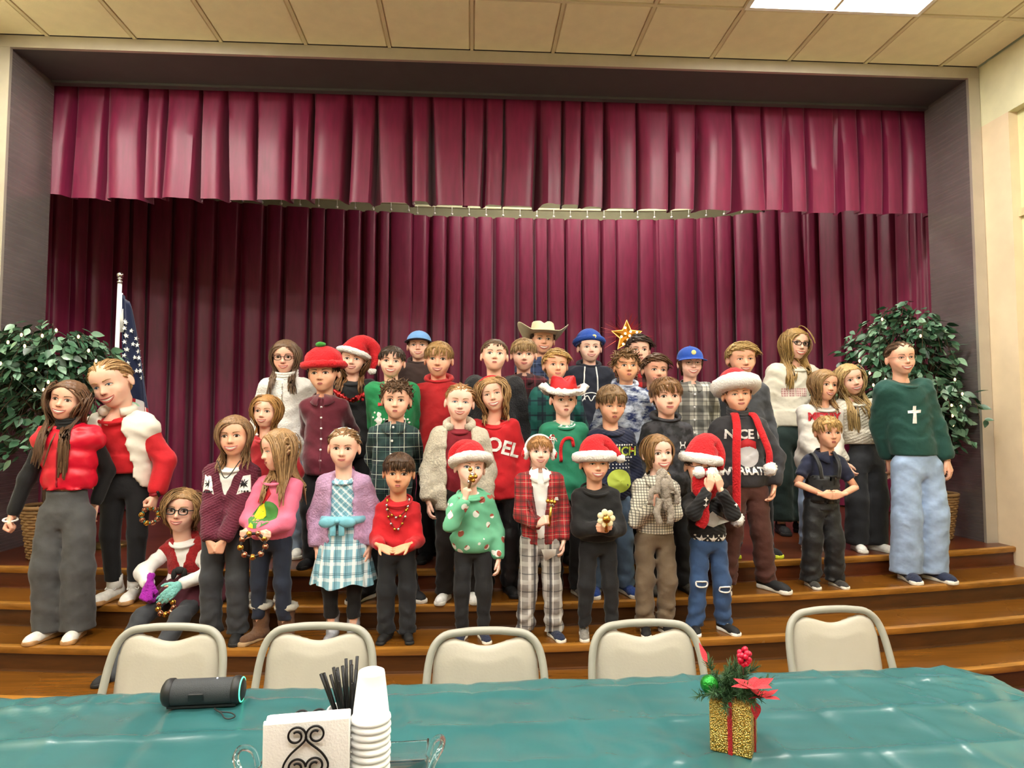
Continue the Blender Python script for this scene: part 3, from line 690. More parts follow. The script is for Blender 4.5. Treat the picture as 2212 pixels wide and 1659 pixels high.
    if hr:
        style, col = hr[0], hr[1]; kw = dict(hr[2]) if len(hr) > 2 else {}
        hat = kw.get('hat', False); drop = kw.pop('drop', 0.); th = kw.pop('th', .045); capt = .2 if hat else 1.
        Ri = M[:3, :3]/hh; g = Ri.T@np.array([0, 0, -1.])
        kw.setdefault('sh_z', -.9); kw.setdefault('sh_w', .08*h/hh*1.3); kw.setdefault('sh_d', .06*h/hh)
        P, R_, ff_ = hair(style, seed, grav=g, **kw); v1, f1 = cap_mesh(th, drop, capt); v1 = v1.copy(); v1[:, 0] *= headw; P[..., 0] *= headw
        P = P@M[:3, :3].T+M[:3, 3]; v1 = v1@M[:3, :3].T+M[:3, 3]
        if style in ('long', 'wavy', 'bob') and tops:
            sg = np.where(ff_, -1., 1.)[:, None]; mg = .01+.012*np.random.RandomState(seed).rand(len(P))[:, None]
            for _ in range(14):
                d_ = q.sdf(P[..., 0].astype(np.float32), P[..., 1].astype(np.float32), P[..., 2].astype(np.float32)); m_ = (d_ < mg) & (P[..., 2] < q.nb+.3*hh)
                P[..., 1] += np.where(m_, sg*(mg-d_)*.9, 0)
            for _ in range(2): P[:, 1:-1] = .5*P[:, 1:-1]+.25*(P[:, :-2]+P[:, 2:])
        v2, f2 = strands((P-M[:3, 3])/hh, R_, .5); v2 = v2*hh+M[:3, 3]
        obj('hair', (np.concatenate([v1, v2]), np.concatenate([f1, f2+len(v1)])), hairmat(col), root)
    if pants: make_pants(q, **pants)
    if shoes: make_shoes(q, toe=toe, **shoes)
    return q
def wr_noise(X, Y, Z, sd, k, amp):
    a, b, c_ = [(sd >> i) % 97/97*6.28 for i in (0, 5, 9)]
    u = np.sin(X*k*.6+a+1.6*np.sin(Z*k*.45+b)); v = np.sin(Z*k*.95+Y*k*.5+c_+1.7*np.sin(X*k*.5+a)+.9*np.sin(Y*k*.7))
    return amp*(u*.35+np.abs(v)*.9-.5)
def make_top(q, name='sweater', mat=None, fit=.012, hem=.45, sleeve='long', neck='crew', open=None, blouse=.02, wr=.0075, puff=0, puffamp=.009, collar=None, rib=True, res=None, armfit=None, belly=0., cufflen=0., neckdrop=.0, ribmat=None):
    h, hh, bw = q.h, q.hh, q.bw; sd = q.seed; spx, spy = q.spx, q.spy; fit = fit*h/1.3; af = fit if armfit is None else armfit*h/1.3
    fit *= .75; af *= .75; AS = float(np.clip(1.12-.09*h, .93, 1.02)); nr = .225*hh; z0 = hem*h; z1 = q.nb+.05*h
    zs = np.array([z0, z0+.03*h, z0+.075*h, .57*h, .66*h, q.sh-.02*h, q.sh+.012*h, (q.sh+q.nb)/2+.018*h, q.nb+.004*h, z1])
    ws = np.array([.077*h, .079*h+blouse*h*.6, .08*h+blouse*h, .08*h+blouse*.4*h, .085*h, .088*h, .084*h, .06*h, nr, nr*.97])*bw*AS+fit
    ds = np.array([.06*h, .06*h+blouse*h*.6, .062*h+blouse*h, .061*h+blouse*.4*h, .065*h, .06*h, .05*h, .043*h, nr*1.02, nr])*(.5+.5*bw)*AS+fit
    ws[8:] = nr+fit*.7; ds[8:] = nr*1.03+fit*.7; ds[1:5] += belly*h
    if not rib: ws[0] = ws[1]; ds[0] = ds[1]
    arms = q.arm; nko = {'crew': -.012, 'polo': .0, 'none': -.004}.get(neck, .012)
    def f(X, Y, Z):
        cx = spx(Z).astype(np.float32); cy = spy(Z).astype(np.float32)
        d = loft(X, Y, Z, zs, ws, ds, cx, cy, z0, z1)
        # neck opening, lower in front
        d = np.maximum(d, Z-(q.nb+nko*h-neckdrop*h+.35*(Y-cy)))
        if neck == 'v' or open is not None:
            for a, b, za, zb in (open or [(.0, .055, .64, .83)]):   # V or open front: half width from a (at za) to b (at zb)
                hw_ = np.interp(Z, [za*h-1e-4, za*h, zb*h, zb*h+1], [-.01, a*h, b*h, b*h]).astype(np.float32)
                d = np.maximum(d, -np.maximum(np.abs(X-cx)-hw_, Y-cy))
        for nm in ('LR' if sleeve != 'nil' else ''):
            S_, E, W_, fd, *_ = arms[nm]
            if sleeve == 'none':
                a = cone(X, Y, Z, S_, S_+(E-S_)*.1, .031*h+af*.8, .031*h+af*.8)
            else:
                a = cone(X, Y, Z, S_, E, .03*h+af, .0265*h+af)
                if sleeve == 'short':
                    u = (E-S_)/np.linalg.norm(E-S_); e = S_+(E-S_)*.72; a = np.maximum(a, (X-e[0])*u[0]+(Y-e[1])*u[1]+(Z-e[2])*u[2])
                else:
                    k = {'long': 1., 'three': .6}[sleeve]; e = E+(W_-E)*k*.98; m = E+(W_-E)*k*.8
                    b = cone(X, Y, Z, E, m, .0265*h+af, (.0225*h if k == 1 else .026*h)+af*1.1)
                    b = smin(b, cone(X, Y, Z, m, e+fd*.02, .0185*h+af*.55, .018*h+af*.5) if rib else cone(X, Y, Z, m, e+fd*.02, .024*h+af, .022*h+af), .014)
                    b = np.maximum(b, (X-e[0])*fd[0]+(Y-e[1])*fd[1]+(Z-e[2])*fd[2])
                    a = smin(a, b, .03)
            d = smin(d, a, .028*h)
        if puff: d = d-puffamp*h*np.abs(np.sin((Z-z0+.12*Y)*puff))**.6
        k = np.clip((Z-z0-.03*h)/(.05*h), 0, 1) if rib else 1.
        d = d+wr_noise(X, Y, Z, sd, 34., wr)*k+wr_noise(X, Y, Z, sd+991, 62., wr*.5)*k+wr_noise(X, Y, Z, sd+313, 115., wr*.2)*k
        return d
    q.sdf = f
    pts = np.array([p for nm in 'LR' for p in q.arm[nm][:3]]); pad = .075*h+fit
    lo = np.minimum(pts.min(0)-pad, [min(0, q.hx)-.15*h, min(0, q.hy)-.13*h, z0-.03]); hi = np.maximum(pts.max(0)+pad, [max(0, q.hx)+.15*h, max(0, q.hy)+.13*h, q.nb+.07*h])
    if sleeve in ('none', 'nil'): lo[2] = z0-.03
    o = obj(name, snet(f, lo, hi, res or .0125), mat, q.root); q.top = o
    if neck in ('crew', 'turtle', 'polo', 'hood') and open is None:
        cz = q.nb+(nko-.008)*h-neckdrop*h*.8; cx, cy = float(spx(q.nb)), float(spy(q.nb)); R_ = (nr+fit*.8+.002 if neck != 'crew' else min(float(np.interp(cz, zs, ws)), nr+fit+.02)); P = []
        for a in np.linspace(0, 2*math.pi, 30, endpoint=False):
            y = math.sin(a)*R_*1.03; P.append((cx+R_*math.cos(a), cy+y, cz+.35*y))
        P = np.array(P); cm = ribmat or collar or mat
        if neck == 'crew': obj('collar', tube(P, .009*h/1.3, 8, closed=True), cm, o)
        elif neck == 'turtle': obj('collar', merge(tube(P, .012, 8, closed=True), tube(P*[1, 1, 1]+[0, 0, .02], .012, 8, closed=True), tube(P+[0, 0, .038], .011, 8, closed=True)), cm, o)
        elif neck == 'hood':
            hv = tube(np.c_[cx+(P[:, 0]-cx)*1.22, cy+(P[:, 1]-cy)*1.25+.012, P[:, 2]+.012-np.clip(P[:, 1]-cy, 0, 1)*.1], .02+.018*np.clip((P[:, 1]-cy)/R_, -.6, 1), 8, closed=True); obj('hood', hv, cm, o)
        elif neck == 'polo': make_collar(q, cm, o, R_, cx, cy, cz)
    return o
def make_collar(q, m, parent, R_, cx, cy, cz, w=.035):
    v = []; n = 28
    for j, (dr, dz) in enumerate(((.0, .016), (.004, .02), (.02, -.004), (.03, -.018), (.026, -.02), (.0, .0))):
        for i in range(n):
            a = -math.pi/2+.22+(2*math.pi-.44)*i/(n-1); fr = max(0, -math.sin(a))**3; k = R_+dr*(1+fr*.5)
            y = math.sin(a)*k*1.03; v.append((cx+k*math.cos(a), cy+y, cz+.35*math.sin(a)*R_+dz*(1+fr*1.2)))
    f = [(j*n+i, j*n+i+1, (j+1)*n+i+1, (j+1)*n+i) for j in range(5) for i in range(n-1)]
    return obj('collar', (np.array(v), f), m, parent)
def surfy(q, xs, zs, y0=-.5):
    xs = np.asarray(xs, np.float32); zs = np.asarray(zs, np.float32); y = np.linspace(y0, .1, 160, dtype=np.float32)
    out = np.zeros(len(xs))
    for c0 in range(0, len(xs), 800):
        X = xs[c0:c0+800]; Z = zs[c0:c0+800]
        # evaluate pairwise: X along axis0, Y along axis1
        d = q.sdf(X[:, None], y[None, :], Z[:, None])
        ins = d < 0; out[c0:c0+800] = np.where(ins.any(1), y[ins.argmax(1)], 0)
    return out
def on_top(q, pts2, off=.004):      # (x, z) local points laid on the front of the last garment
    p = np.asarray(pts2, float); return np.c_[p[:, 0], surfy(q, p[:, 0], p[:, 1])-off, p[:, 1]]
def relief(q, polys, m, name='print', parent=None, off=.005, th=.003):
    mb = MB()
    for pl in polys:       # each polygon is fanned with subdivision rings so that it follows the cloth
        pl = np.asarray(pl, float); c = pl.mean(0); n = len(pl); NR = 5 if np.ptp(pl[:, 0]) > .06 else 2; rows = [c+(pl-c)*(1-i/(NR+1)) for i in range(NR+1)]
        p = np.vstack(rows+[c[None]]); v = on_top(q, p, off); rim = v[:n]+[0, th+.004, 0]
        v = np.vstack([v, rim]); f = []
        for j in range(NR):
            for i in range(n): f.append((j*n+i, j*n+(i+1) % n, (j+1)*n+(i+1) % n, (j+1)*n+i))
        B0 = (NR+1)*n
        for i in range(n): f.append((NR*n+i, NR*n+(i+1) % n, B0)); f.append((B0+1+i, B0+1+(i+1) % n, (i+1) % n, i))
        mb.add((v, f))
    return obj(name, mb, m, parent or q.top, SH)
def circ(cx, cz, r, n=14, sx=1., ph=0): return [(cx+sx*r*math.cos(2*math.pi*i/n+ph), cz+r*math.sin(2*math.pi*i/n+ph)) for i in range(n)]
def starp(cx, cz, r, k=5, inner=.42, ph=math.pi/2): return [(cx+(r if i % 2 == 0 else r*inner)*math.cos(ph+math.pi*i/k), cz+(r if i % 2 == 0 else r*inner)*math.sin(ph+math.pi*i/k)) for i in range(2*k)]
def text_mesh(body, size, bold=.0, ext=0.):
    cu = bpy.data.curves.new('t', 'FONT'); cu.body = body; cu.size = size; cu.align_x = 'CENTER'; cu.offset = bold; cu.resolution_u = 3
    o = bpy.data.objects.new('t', cu); C.objects.link(o); dg = bpy.context.evaluated_depsgraph_get(); me = o.evaluated_get(dg).to_mesh()
    import bmesh
    bm = bmesh.new(); bm.from_mesh(me); bmesh.ops.triangulate(bm, faces=bm.faces); 
    for _ in range(2): bmesh.ops.subdivide_edges(bm, edges=[e for e in bm.edges if e.calc_length() > size*.16], cuts=1); bmesh.ops.triangulate(bm, faces=bm.faces)
    bm.verts.index_update(); v = np.array([x.co[:] for x in bm.verts]); f = [[w_.index for w_ in p.verts] for p in bm.faces]; bm.free()
    o.evaluated_get(dg).to_mesh_clear(); bpy.data.objects.remove(o); bpy.data.curves.remove(cu); return v, f
def lettering(q, body, cx, cz, size, m, rot=0., name='lettering', bold=.004, arc=0.):
    v, f = text_mesh(body, size, bold); c, s = math.cos(rot), math.sin(rot)
    x = v[:, 0]*c-v[:, 1]*s+cx; z = v[:, 0]*s+v[:, 1]*c+cz-arc*v[:, 0]**2
    return obj(name, (on_top(q, np.c_[x, z], .008), f), m, q.top, False)
def line_on(q, pts, r, m, name='piping', n=24, parent=None, off=.003, closed=False):
    p = spline(np.asarray(pts, float), n); return obj(name, tube(on_top(q, p, off), r, 6, closed=closed), m, parent or q.top)
def make_pants(q, mat=None, style='straight', top=.52, hem=None, name='trousers', fit=.006, wr=.006, res=None):
    h = q.h; sd = q.seed+77; bw = q.bw
    rt, rk, ra = {'slim': (.044, .033, .025), 'straight': (.046, .039, .037), 'wide': (.05, .052, .058), 'snow': (.053, .051, .052), 'jogger': (.046, .039, .028), 'loose': (.048, .043, .042), 'flare': (.046, .038, .05)}[style]
    hem = hem if hem is not None else (.03 if style != 'slim' else .05)
    fit = fit*h/1.3; legs = q.leg; upright = all(l[1][2] > .2*h for l in legs.values())
    zs = np.array([.43, .455, .49, .525, .56])*h; ws = np.array([.064, .073, .075, .071, .068])*h*bw+fit; ds = np.array([.045, .055, .058, .053, .05])*h+fit
    px, py = legs[1][0][0]+legs[-1][0][0], legs[1][0][1]; pz = legs[1][0][2]-.49*h
    def f(X, Y, Z):
        d = loft(X, Y, Z-pz, zs, ws, ds, px/2, py, .43*h, top*h)
        for sg in (-1, 1):
            a, b, e = legs[sg]; e2 = e*np.array([1, 1, 1])+np.array([0, 0, -.02*h]) if upright else e
            l = cone(X, Y, Z, a-np.array([0, 0, .02*h]), b, rt*h*bw+fit, rk*h+fit); l = smin(l, cone(X, Y, Z, b, e2, rk*h+fit, ra*h+fit), .025)
            ank = np.clip((.2*h-Z)/(.12*h), 0, 1) if upright else .3
            l = l+(wr*.9*ank*np.sin(Z*85+sg+2.5*np.sin(X*30+Y*22)) if style not in ('wide',) else 0)
            if upright: l = np.maximum(l, hem*h-Z)
            d = smin(d, l, .03*h) if sg < 0 else smin(d, l, .012*h)
        return d+wr_noise(X, Y, Z, sd, 30., wr*.9)+wr_noise(X, Y, Z, sd+55, 70., wr*.5)
    P = np.array([p for l in legs.values() for p in l]); pad = .085*h
    lo = np.minimum(P.min(0)-pad, [px/2-.12*h, py-.1*h, 1e3]); hi = np.maximum(P.max(0)+pad, [px/2+.12*h, py+.1*h, pz+.57*h])
    q.pants = obj(name, snet(f, lo, hi, res or (.013 if q.z0 < ZS-.01 else .02)), mat, q.root); q.psdf = f
    return q.pants
def make_shoes(q, upper=None, sole=None, lace=None, kind='shoe', toe=12, trim=None, size=1.):
    Ls = .17*q.h*size
    for sg in (-1, 1):
        e = q.leg[sg][2]; r = (0, 0, math.radians(sg*toe)); zz = e[2]-.04*q.h
        s_ = link(kind, shoe_part(kind, upper), q.root, (e[0], e[1], zz), r, (Ls*1.0, Ls, Ls))
        if sole: link('sole', shoe_part('sole', sole), s_)
        if lace and kind == 'shoe': link('laces', shoe_part('laces', lace), s_)
        if trim: obj('fur_trim', fuzz(torus(.235, .085, 22, 8, (0, .07, .9)), .009, 3), trim, s_)
def fuzz(vf, amp, seed=1):
    v, f = vf; rs = np.random.RandomState(seed); v = np.asarray(v, float)
    return v+rs.normal(0, amp, v.shape), f
def head_obj(q, name, vf, m, parent=None, smooth=True):   # geometry given in head units
    v_, f_ = vf; v_ = np.asarray(v_, float)*[q.headw, 1, 1]
    return obj(name, xf((v_, f_), q.HM), m, parent if parent is not None else q.root, smooth)
# ---------------------------------------------------------------- hats and glasses (head units)
M_fur = cloth('white_fur', '#f1eeea', bump=.6, scale=120, var=.06, fuzzy=.25, rough=.95); M_red = cloth('santa_red', '#c4101c', fuzzy=.2); M_redplush = cloth('red_plush', '#d3121f', fuzzy=.4)
def lumpy(vf, amp, seed=0, k=14):
    v, f = vf; v = np.asarray(v, float); ph = seed*1.7
    d = np.sin(v[:, 0]*k+ph)*np.sin(v[:, 1]*k*1.1+1+ph)*np.sin(v[:, 2]*k*.9+2); c = v.mean(0); n = v-c; n /= np.linalg.norm(n, axis=1, keepdims=True)+1e-9
    return v+n*(d*amp)[:, None], f
def santa(q, side=1, rx=-.12, ry=0., droop=((.0, .08, .52), (.22, .12, .72), (.5, .14, .55), (.6, .12, .22)), band=.085, dz=0., mat=None, pom=.105, bmat=None, hang=True):
    B = rotm(rx, ry, 0, (0, .02, .2+dz)); P = np.array([(0, .02, -.04), (0, .03, .12)]+[(side*a, b, c-.2) for a, b, c in droop])
    n = 22; p = spline(P, n); r = np.interp(np.linspace(0, 1, n), [0, .15, .35, .6, .85, 1], [.41, .42, .36, .22, .12, .075])
    hat = head_obj(q, 'santa_hat', lumpy(xf(tube(p, r, 18, flat=1.14), B), .012, 3), mat or M_red)
    t = torus(1, .0001, 36, 10); a = np.arange(36)*2*math.pi/36
    bp = np.c_[.42*np.cos(a), .48*np.sin(a), 0*a]; head_obj(q, 'fur_band', fuzz(xf(tube(bp, band, 10, closed=True), B), .008, 5), bmat or M_fur, hat)
    if pom: head_obj(q, 'pompom', fuzz(xf(sphere(pom, 16, 12, p[-1]+np.array([side*.02, 0, -.07])), B), .01, 6), M_fur, hat)
    return hat
def half_dome(r, c, z0=0., n=24, m=8, low=0.):
    v = []; f = []
    for j in range(m+1):
        t = (math.pi/2+low)*j/m
        for i in range(n): a = 2*math.pi*i/n; v.append((c[0]+r[0]*math.sin(t)*math.cos(a), c[1]+r[1]*math.sin(t)*math.sin(a), c[2]+r[2]*math.cos(t)))
    for j in range(m):
        for i in range(n): f.append((j*n+i, (j+1)*n+i, (j+1)*n+(i+1) % n, j*n+(i+1) % n))
    f.append(tuple((m)*n+i for i in range(n)))
    return np.array(v), f
def thick_sheet(fn, nu, nv, th):
    v, f = sheet(fn, nu, nv); m = len(v); b = v-[0, 0, th]; g = [tuple(reversed([i+m for i in q_])) for q_ in f]
    rim = [i for i in range(nu+1)]+[j*(nu+1)+nu for j in range(1, nv+1)]+[nv*(nu+1)+i for i in range(nu-1, -1, -1)]+[j*(nu+1) for j in range(nv-1, 0, -1)]
    s_ = [(rim[i], rim[i]+m, rim[(i+1) % len(rim)]+m, rim[(i+1) % len(rim)]) for i in range(len(rim))]
    return np.vstack([v, b]), f+g+s_
def ballcap(q, crown, brim, badge=None, rx=-.1):
    B = rotm(rx, 0, 0, (0, 0, 0))
    cp = head_obj(q, 'cap', xf(half_dome((.395, .475, .42), (0, .04, .19), low=.12), B), crown)
    def fb(u, v_):
        a = math.radians(-90+(u-.5)*130); r0, r1 = .37, .37+.3*math.cos((u-.5)*math.pi*.98)**.6; r = r0+(r1-r0)*v_
        x = r*math.cos(a)*1.04; y = .05+r*math.sin(a)*1.13; return (x, y, .185-.12*x*x*2-.05*v_)
    head_obj(q, 'brim', xf(thick_sheet(fb, 20, 6, .02), B), brim, cp)
    if badge: head_obj(q, 'badge', xf(sphere((.075, .02, .085), 12, 8, (0, -.415, .36)), B @ rotm(0, 0, 0)), badge, cp)
    head_obj(q, 'cap_button', xf(sphere(.03, 8, 6, (0, .04, .61)), B), crown, cp)
    return cp
def beanie(q, m, badge=None):
    b = head_obj(q, 'beanie', lumpy(xf(half_dome((.43, .49, .5), (0, .07, .24), low=.3), rotm(-.22)), .01, 2, 20), m)
    a = np.arange(36)*2*math.pi/36; head_obj(q, 'fold', xf(tube(np.c_[.42*np.cos(a), .04+.47*np.sin(a), .24+.04*np.sin(a)*-.5], .1, 8, closed=True, flat=1.), rotm(-.2)), m, b)
    if badge: head_obj(q, 'badge', sphere((.07, .025, .075), 12, 8, (.08, -.43, .36)), badge, b)
    return b
def cowboy(q, m, band, rx=-.1, fur=None, crown_m=None, R=.86, tall=.52, dz=.0):
    B = rotm(rx, 0, 0, (0, .02, .2+dz))
    def fb(u, v_):
        a = 2*math.pi*u; r = .36+(R-.36)*v_; x = r*math.cos(a); y = 1.05*r*math.sin(a)*(.92+.0*v_); cz = max(0, abs(x)-.4); return (x*.97-np.sign(x)*cz*.25, y, .9*cz**1.3-.10*max(0, abs(y)-.35)*v_)
    hat = head_obj(q, 'cowboy_hat', xf(thick_sheet(fb, 40, 8, .022), B), m)
    v = []; n = 28; f = []
    for j, (s_, z) in enumerate(((.42, -.02), (.41, .1), (.39, tall*.55), (.36, tall*.9), (.31, tall), (.2, tall-.03), (.08, tall-.08))):
        for i in range(n):
            a = 2*math.pi*i/n; x = s_*.93*math.cos(a); y = s_*1.12*math.sin(a); pin = 1-.28*max(0, -math.sin(a))*z/tall if z > .1 else 1
            dent = -.1*math.exp(-(x/.1)**2)*(z > tall*.8); v.append((x*pin, y, z+dent-.06*(z > tall*.6)*max(0, -math.sin(a))))
    for j in range(6):
        for i in range(n): f.append((j*n+i, j*n+(i+1) % n, (j+1)*n+(i+1) % n, (j+1)*n+i))
    f.append(tuple(6*n+i for i in range(n)))
    head_obj(q, 'crown', xf((np.array(v), f), B), crown_m or m, hat)
    a = np.arange(28)*2*math.pi/28; head_obj(q, 'hat_band', xf(tube(np.c_[.4*np.cos(a), .475*np.sin(a), 0*a+.05], .03, 6, closed=True), B), band, hat)
    if fur:
        u = np.linspace(0, 1, 48, endpoint=False); P = np.array([fb(t, 1.0) for t in u]); head_obj(q, 'fur_trim', fuzz(xf(tube(P, .1, 10, closed=True), B), .02, 9), fur, hat)
    return hat
M_lens = None
def glasses(q, m, w_=.088, hgt=.066, r=.011):
    P = []; a = np.arange(24)*2*math.pi/24; mb = MB(); yy = -.42
    for s in (-1, 1):
        x = s*.138+w_*np.sign(np.cos(a))*np.abs(np.cos(a))**.7; z = -.008+hgt*np.sign(np.sin(a))*np.abs(np.sin(a))**.7
        mb.add(tube(np.c_[x, yy+.5*(np.abs(x)-.1)**2+0*a, z], r, 6, closed=True))
        mb.add(tube([(s*(.138+w_), yy+.02, .02), (s*.35, -.2, .03), (s*.375, .05, .02)], r*.9, 6))
    mb.add(tube([(-.05, yy, .012), (0, yy-.012, .022), (.05, yy, .012)], r*.9, 6))
    return head_obj(q, 'glasses', mb.data(), m)
# ---------------------------------------------------------------- cloth materials
K = cloth
denim = lambda n, c: K(n, c, bump=.3, scale=320, var=.25)
M_bl = K('black_cotton', '#17181b'); M_bl2 = K('black_knit', '#0f1012'); M_char = denim('charcoal_denim', '#34373c'); M_blackd = denim('black_denim', '#1d2025'); M_grey = denim('grey_denim', '#4a4b4c')
M_navyd = denim('navy_denim', '#1d2638'); M_bluej = denim('blue_denim', '#2f4a72'); M_ltj = denim('light_denim', '#93a9c8'); M_khaki = K('khaki', '#6b5b48'); M_brown = K('brown_twill', '#4d2a22')
M_wh = plain('white_leather', '#eceae4', .5, bump=.15); M_whs = plain('white_rubber', '#e9e5da', .6, bump=.1); M_gum = plain('gum_sole', '#b58a5a', .6); M_blk = plain('black_suede', '#151517', .75, bump=.2); M_bks = plain('black_rubber', '#1a1a1c', .6)
M_lace = K('white_lace', '#f0efec'); M_sock = K('white_sock', '#efeeea'); M_gshoe = K('grey_canvas', '#84807a'); M_suede = K('tan_suede', '#7a5233', fuzzy=.3); M_silver = plain('silver_glitter', '#b9bcc4', .35, metal=.6, bump=.5, bscale=300)
M_navys = K('navy_canvas', '#1e2742'); M_blues = K('blue_mesh', '#1d3f86')
M_white = K('white_cotton', '#e9e8e4', var=.06); M_cream = K('cream_fleece', '#ddd8c8', fuzzy=.2, var=.08); M_fred = K('true_red', '#b80f1c'); M_fred2 = K('sweatshirt_red', '#c1121f'); M_wine = K('wine_velvet', '#5e1025', sheen=.5)
M_ghost = plain('print_white', '#eceae6', .7, var=.03); M_pred = plain('print_red', '#c2222a', .7, var=.05); M_gold = plain('brass_bell', '#c79a45', .22, metal=1, var=.08); M_chrome = plain('chrome', '#d8d8dc', .12, metal=1, var=0)
BLK = plain('black_acetate', '#141212', .25, var=0); BRNF = plain('brown_acetate', '#4c3226', .25, var=0); THINF = plain('thin_metal_frame', '#8f8478', .3, metal=.8, var=0)
grp = 'children lined up on the stage steps'
sneak_w = dict(upper=M_wh, sole=M_whs, lace=M_lace); sneak_b = dict(upper=M_blk, sole=M_whs, lace=M_bl); blackshoe = dict(upper=M_blk, sole=M_bks)
def buttons(q, x, z0, z1, n, m=None, r=.008):
    for z in np.linspace(z0, z1, n):
        p = on_top(q, [(x+float(q.spx(z)), z)], .004)[0]; obj('button', sphere((r, .004, r), 8, 6, p), m or M_ghost, q.top)
def placket(q, m, z0, z1): return line_on(q, [(float(q.spx(z)), z) for z in np.linspace(z0, z1, 5)], .004, m, 'placket')
# ======================== front row, second step
q = person('redvest', 'girl in red puffer vest, black sleeves and wide grey jeans, leftmost on the steps', 150, 824, 901, 2, .16, feet=148, sk=0, mouth='grin', head=(6, -2, 10), hr=('long', '#6b4e38', dict(part=-.02, front=.85, length=1.75)),
  tops=[dict(name='turtleneck', blouse=0., mat=M_bl2, fit=.004, hem=.6, neck='turtle', wr=.004), dict(name='puffer_vest', mat=plain('red_nylon', '#d3122f', .38, bump=.2, bscale=40), fit=.018, hem=.58, sleeve='none', neck='none', puff=29, wr=.006, rib=False, blouse=.004)],
  pants=dict(mat=M_grey, style='wide', top=.625), shoes=dict(upper=M_wh, sole=M_gum, lace=M_lace), L=((.2, -.03, .44), (1, .6, 0), 'grip', (-1, .1, 0), None), R='back', stance=.05, group='grown-ups and teens at the ends')
obj('bracelet', torus(.034, .006, 20, 6), M_wh, q.root, loc=tuple(q.arm['L'][2]+q.arm['L'][3]*.02), rot=(.2, .1, 0))
obj('vest_collar', tube([(float(q.spx(q.nb))+.068*math.cos(t_), float(q.spy(q.nb))+.062*math.sin(t_), q.nb-.012+.02*math.sin(t_)) for t_ in np.linspace(-1.1, 4.24, 22)], .022, 8), MATS['red_nylon'], q.root)
line_on(q, [(float(q.spx(z*q.h)), z*q.h) for z in (.59, .65, .74)], .005, plain('zip_red', '#8e0f22', .4), 'zip')
q = person('whitevest', 'woman leaning in, open white puffer vest over red sweatshirt and black leggings', 246, 779, 871, 1, .14, feet=275, sk=2, eyes='blue', mouth='grin', eye='squint', head=(-5, 14, -17), hr=('back', '#b08a5c', dict(th=.02)), fwdlean=-.12,
  tops=[dict(name='sweatshirt', mat=M_fred2, fit=.026, hem=.53, blouse=.014), dict(name='puffer_vest', mat=plain('cream_nylon', '#e6e1d3', .5, bump=.2, bscale=30), fit=.058, hem=.47, sleeve='none', neck='none', puff=22, puffamp=.005, open=[(.085, .05, .44, .72), (.05, .05, .7, .95)], rib=False, blouse=.0)],
  pants=dict(mat=K('black_legging', '#0e0f13', var=.08), style='slim', top=.56, hem=.075, wr=.002), shoes=dict(upper=M_wh, sole=M_gum, lace=M_lace, size=1.08), L=((.17, .02, .52), (1, .6, 0), 'relax', (-1, 0, 0), None), R=((.15, -.06, .44), (1, .5, 0), 'grip', (-1, .3, 0), (-.2, -.3, -.9)), stance=.042, toe=8, body_w=1.08, group='grown-ups and teens at the ends')
WV = q
for sg in (-1, 1):
    e = q.leg[sg][2]; obj('sock', tube([(e[0], e[1], .045*q.h), (e[0], e[1], .1*q.h)], .03*q.h, 12), M_sock, q.root)
W_ = q.arm['R'][2]-q.arm['R'][3]*.015
wt = obj('watch_strap', torus(.034, .012, 18, 6), plain('watch_red', '#8a1420', .5), q.root, loc=tuple(W_), rot=(.25, -.25, 0)); obj('watch_face', rbox(.02, .034, -.05, -.03, -.02, .02, .006), BLK, wt)
obj('vest_collar', tube([(float(q.spx(q.nb))+.085*math.cos(a), float(q.spy(q.nb))+.08*math.sin(a), q.nb+.015+.02*math.sin(a)) for a in np.linspace(-1.0, 4.14, 20)], .026, 8), MATS['cream_nylon'], q.root)
q = person('cardigan', 'girl with long hair in burgundy nordic cardigan, hands clasped, dark jeans', 508, 900, 978, 2, .15, feet=492, sk=1, mouth='grin', head=(4, 0, -3), hr=('long', '#8a6a4a', dict(part=.06, front=.75, length=.95)),
  tops=[dict(name='undershirt', blouse=0., mat=M_white, fit=.003, hem=.54, sleeve='short', neckdrop=.012), dict(name='cardigan', mat=K('burgundy_knit', '#5f1730', knit=420, fuzzy=.15), fit=.02, hem=.52, neck='none', open=[(.0, .075, .64, .86)], blouse=.012)],
  pants=dict(mat=M_char, style='loose'), shoes=blackshoe, L='clasplow', R='clasplow')
h = q.h
for s in (-1, 1):
    cx = float(q.spx(.72*h))
    relief(q, [[(cx+s*.05*h, .655*h), (cx+s*.105*h, .665*h), (cx+s*.1*h, .74*h), (cx+s*.07*h, .735*h)]], M_ghost, 'nordic_yoke')
    relief(q, [starp(cx+s*.078*h, .702*h, .024*h, 8, .35)], M_blk, 'snowflake', off=.006)
    relief(q, [circ(cx+s*(.058+.012*i)*h, .668*h, .0045*h, 6) for i in range(4)], M_blk, 'nordic_dots', off=.006)
line_on(q, [(float(q.spx(z*h)), z*h) for z in (.455, .55, .635)], .004, MATS['burgundy_knit'], 'placket')
obj('necklace', tube(spline([(-.05*h+float(q.spx(q.nb)), -.045*h, q.nb), (float(q.spx(q.nb)), -.085*h+float(q.spy(q.nb)), q.nb-.075*h), (.05*h+float(q.spx(q.nb)), -.045*h, q.nb)], 14), .003, 5), BLK, q.root)
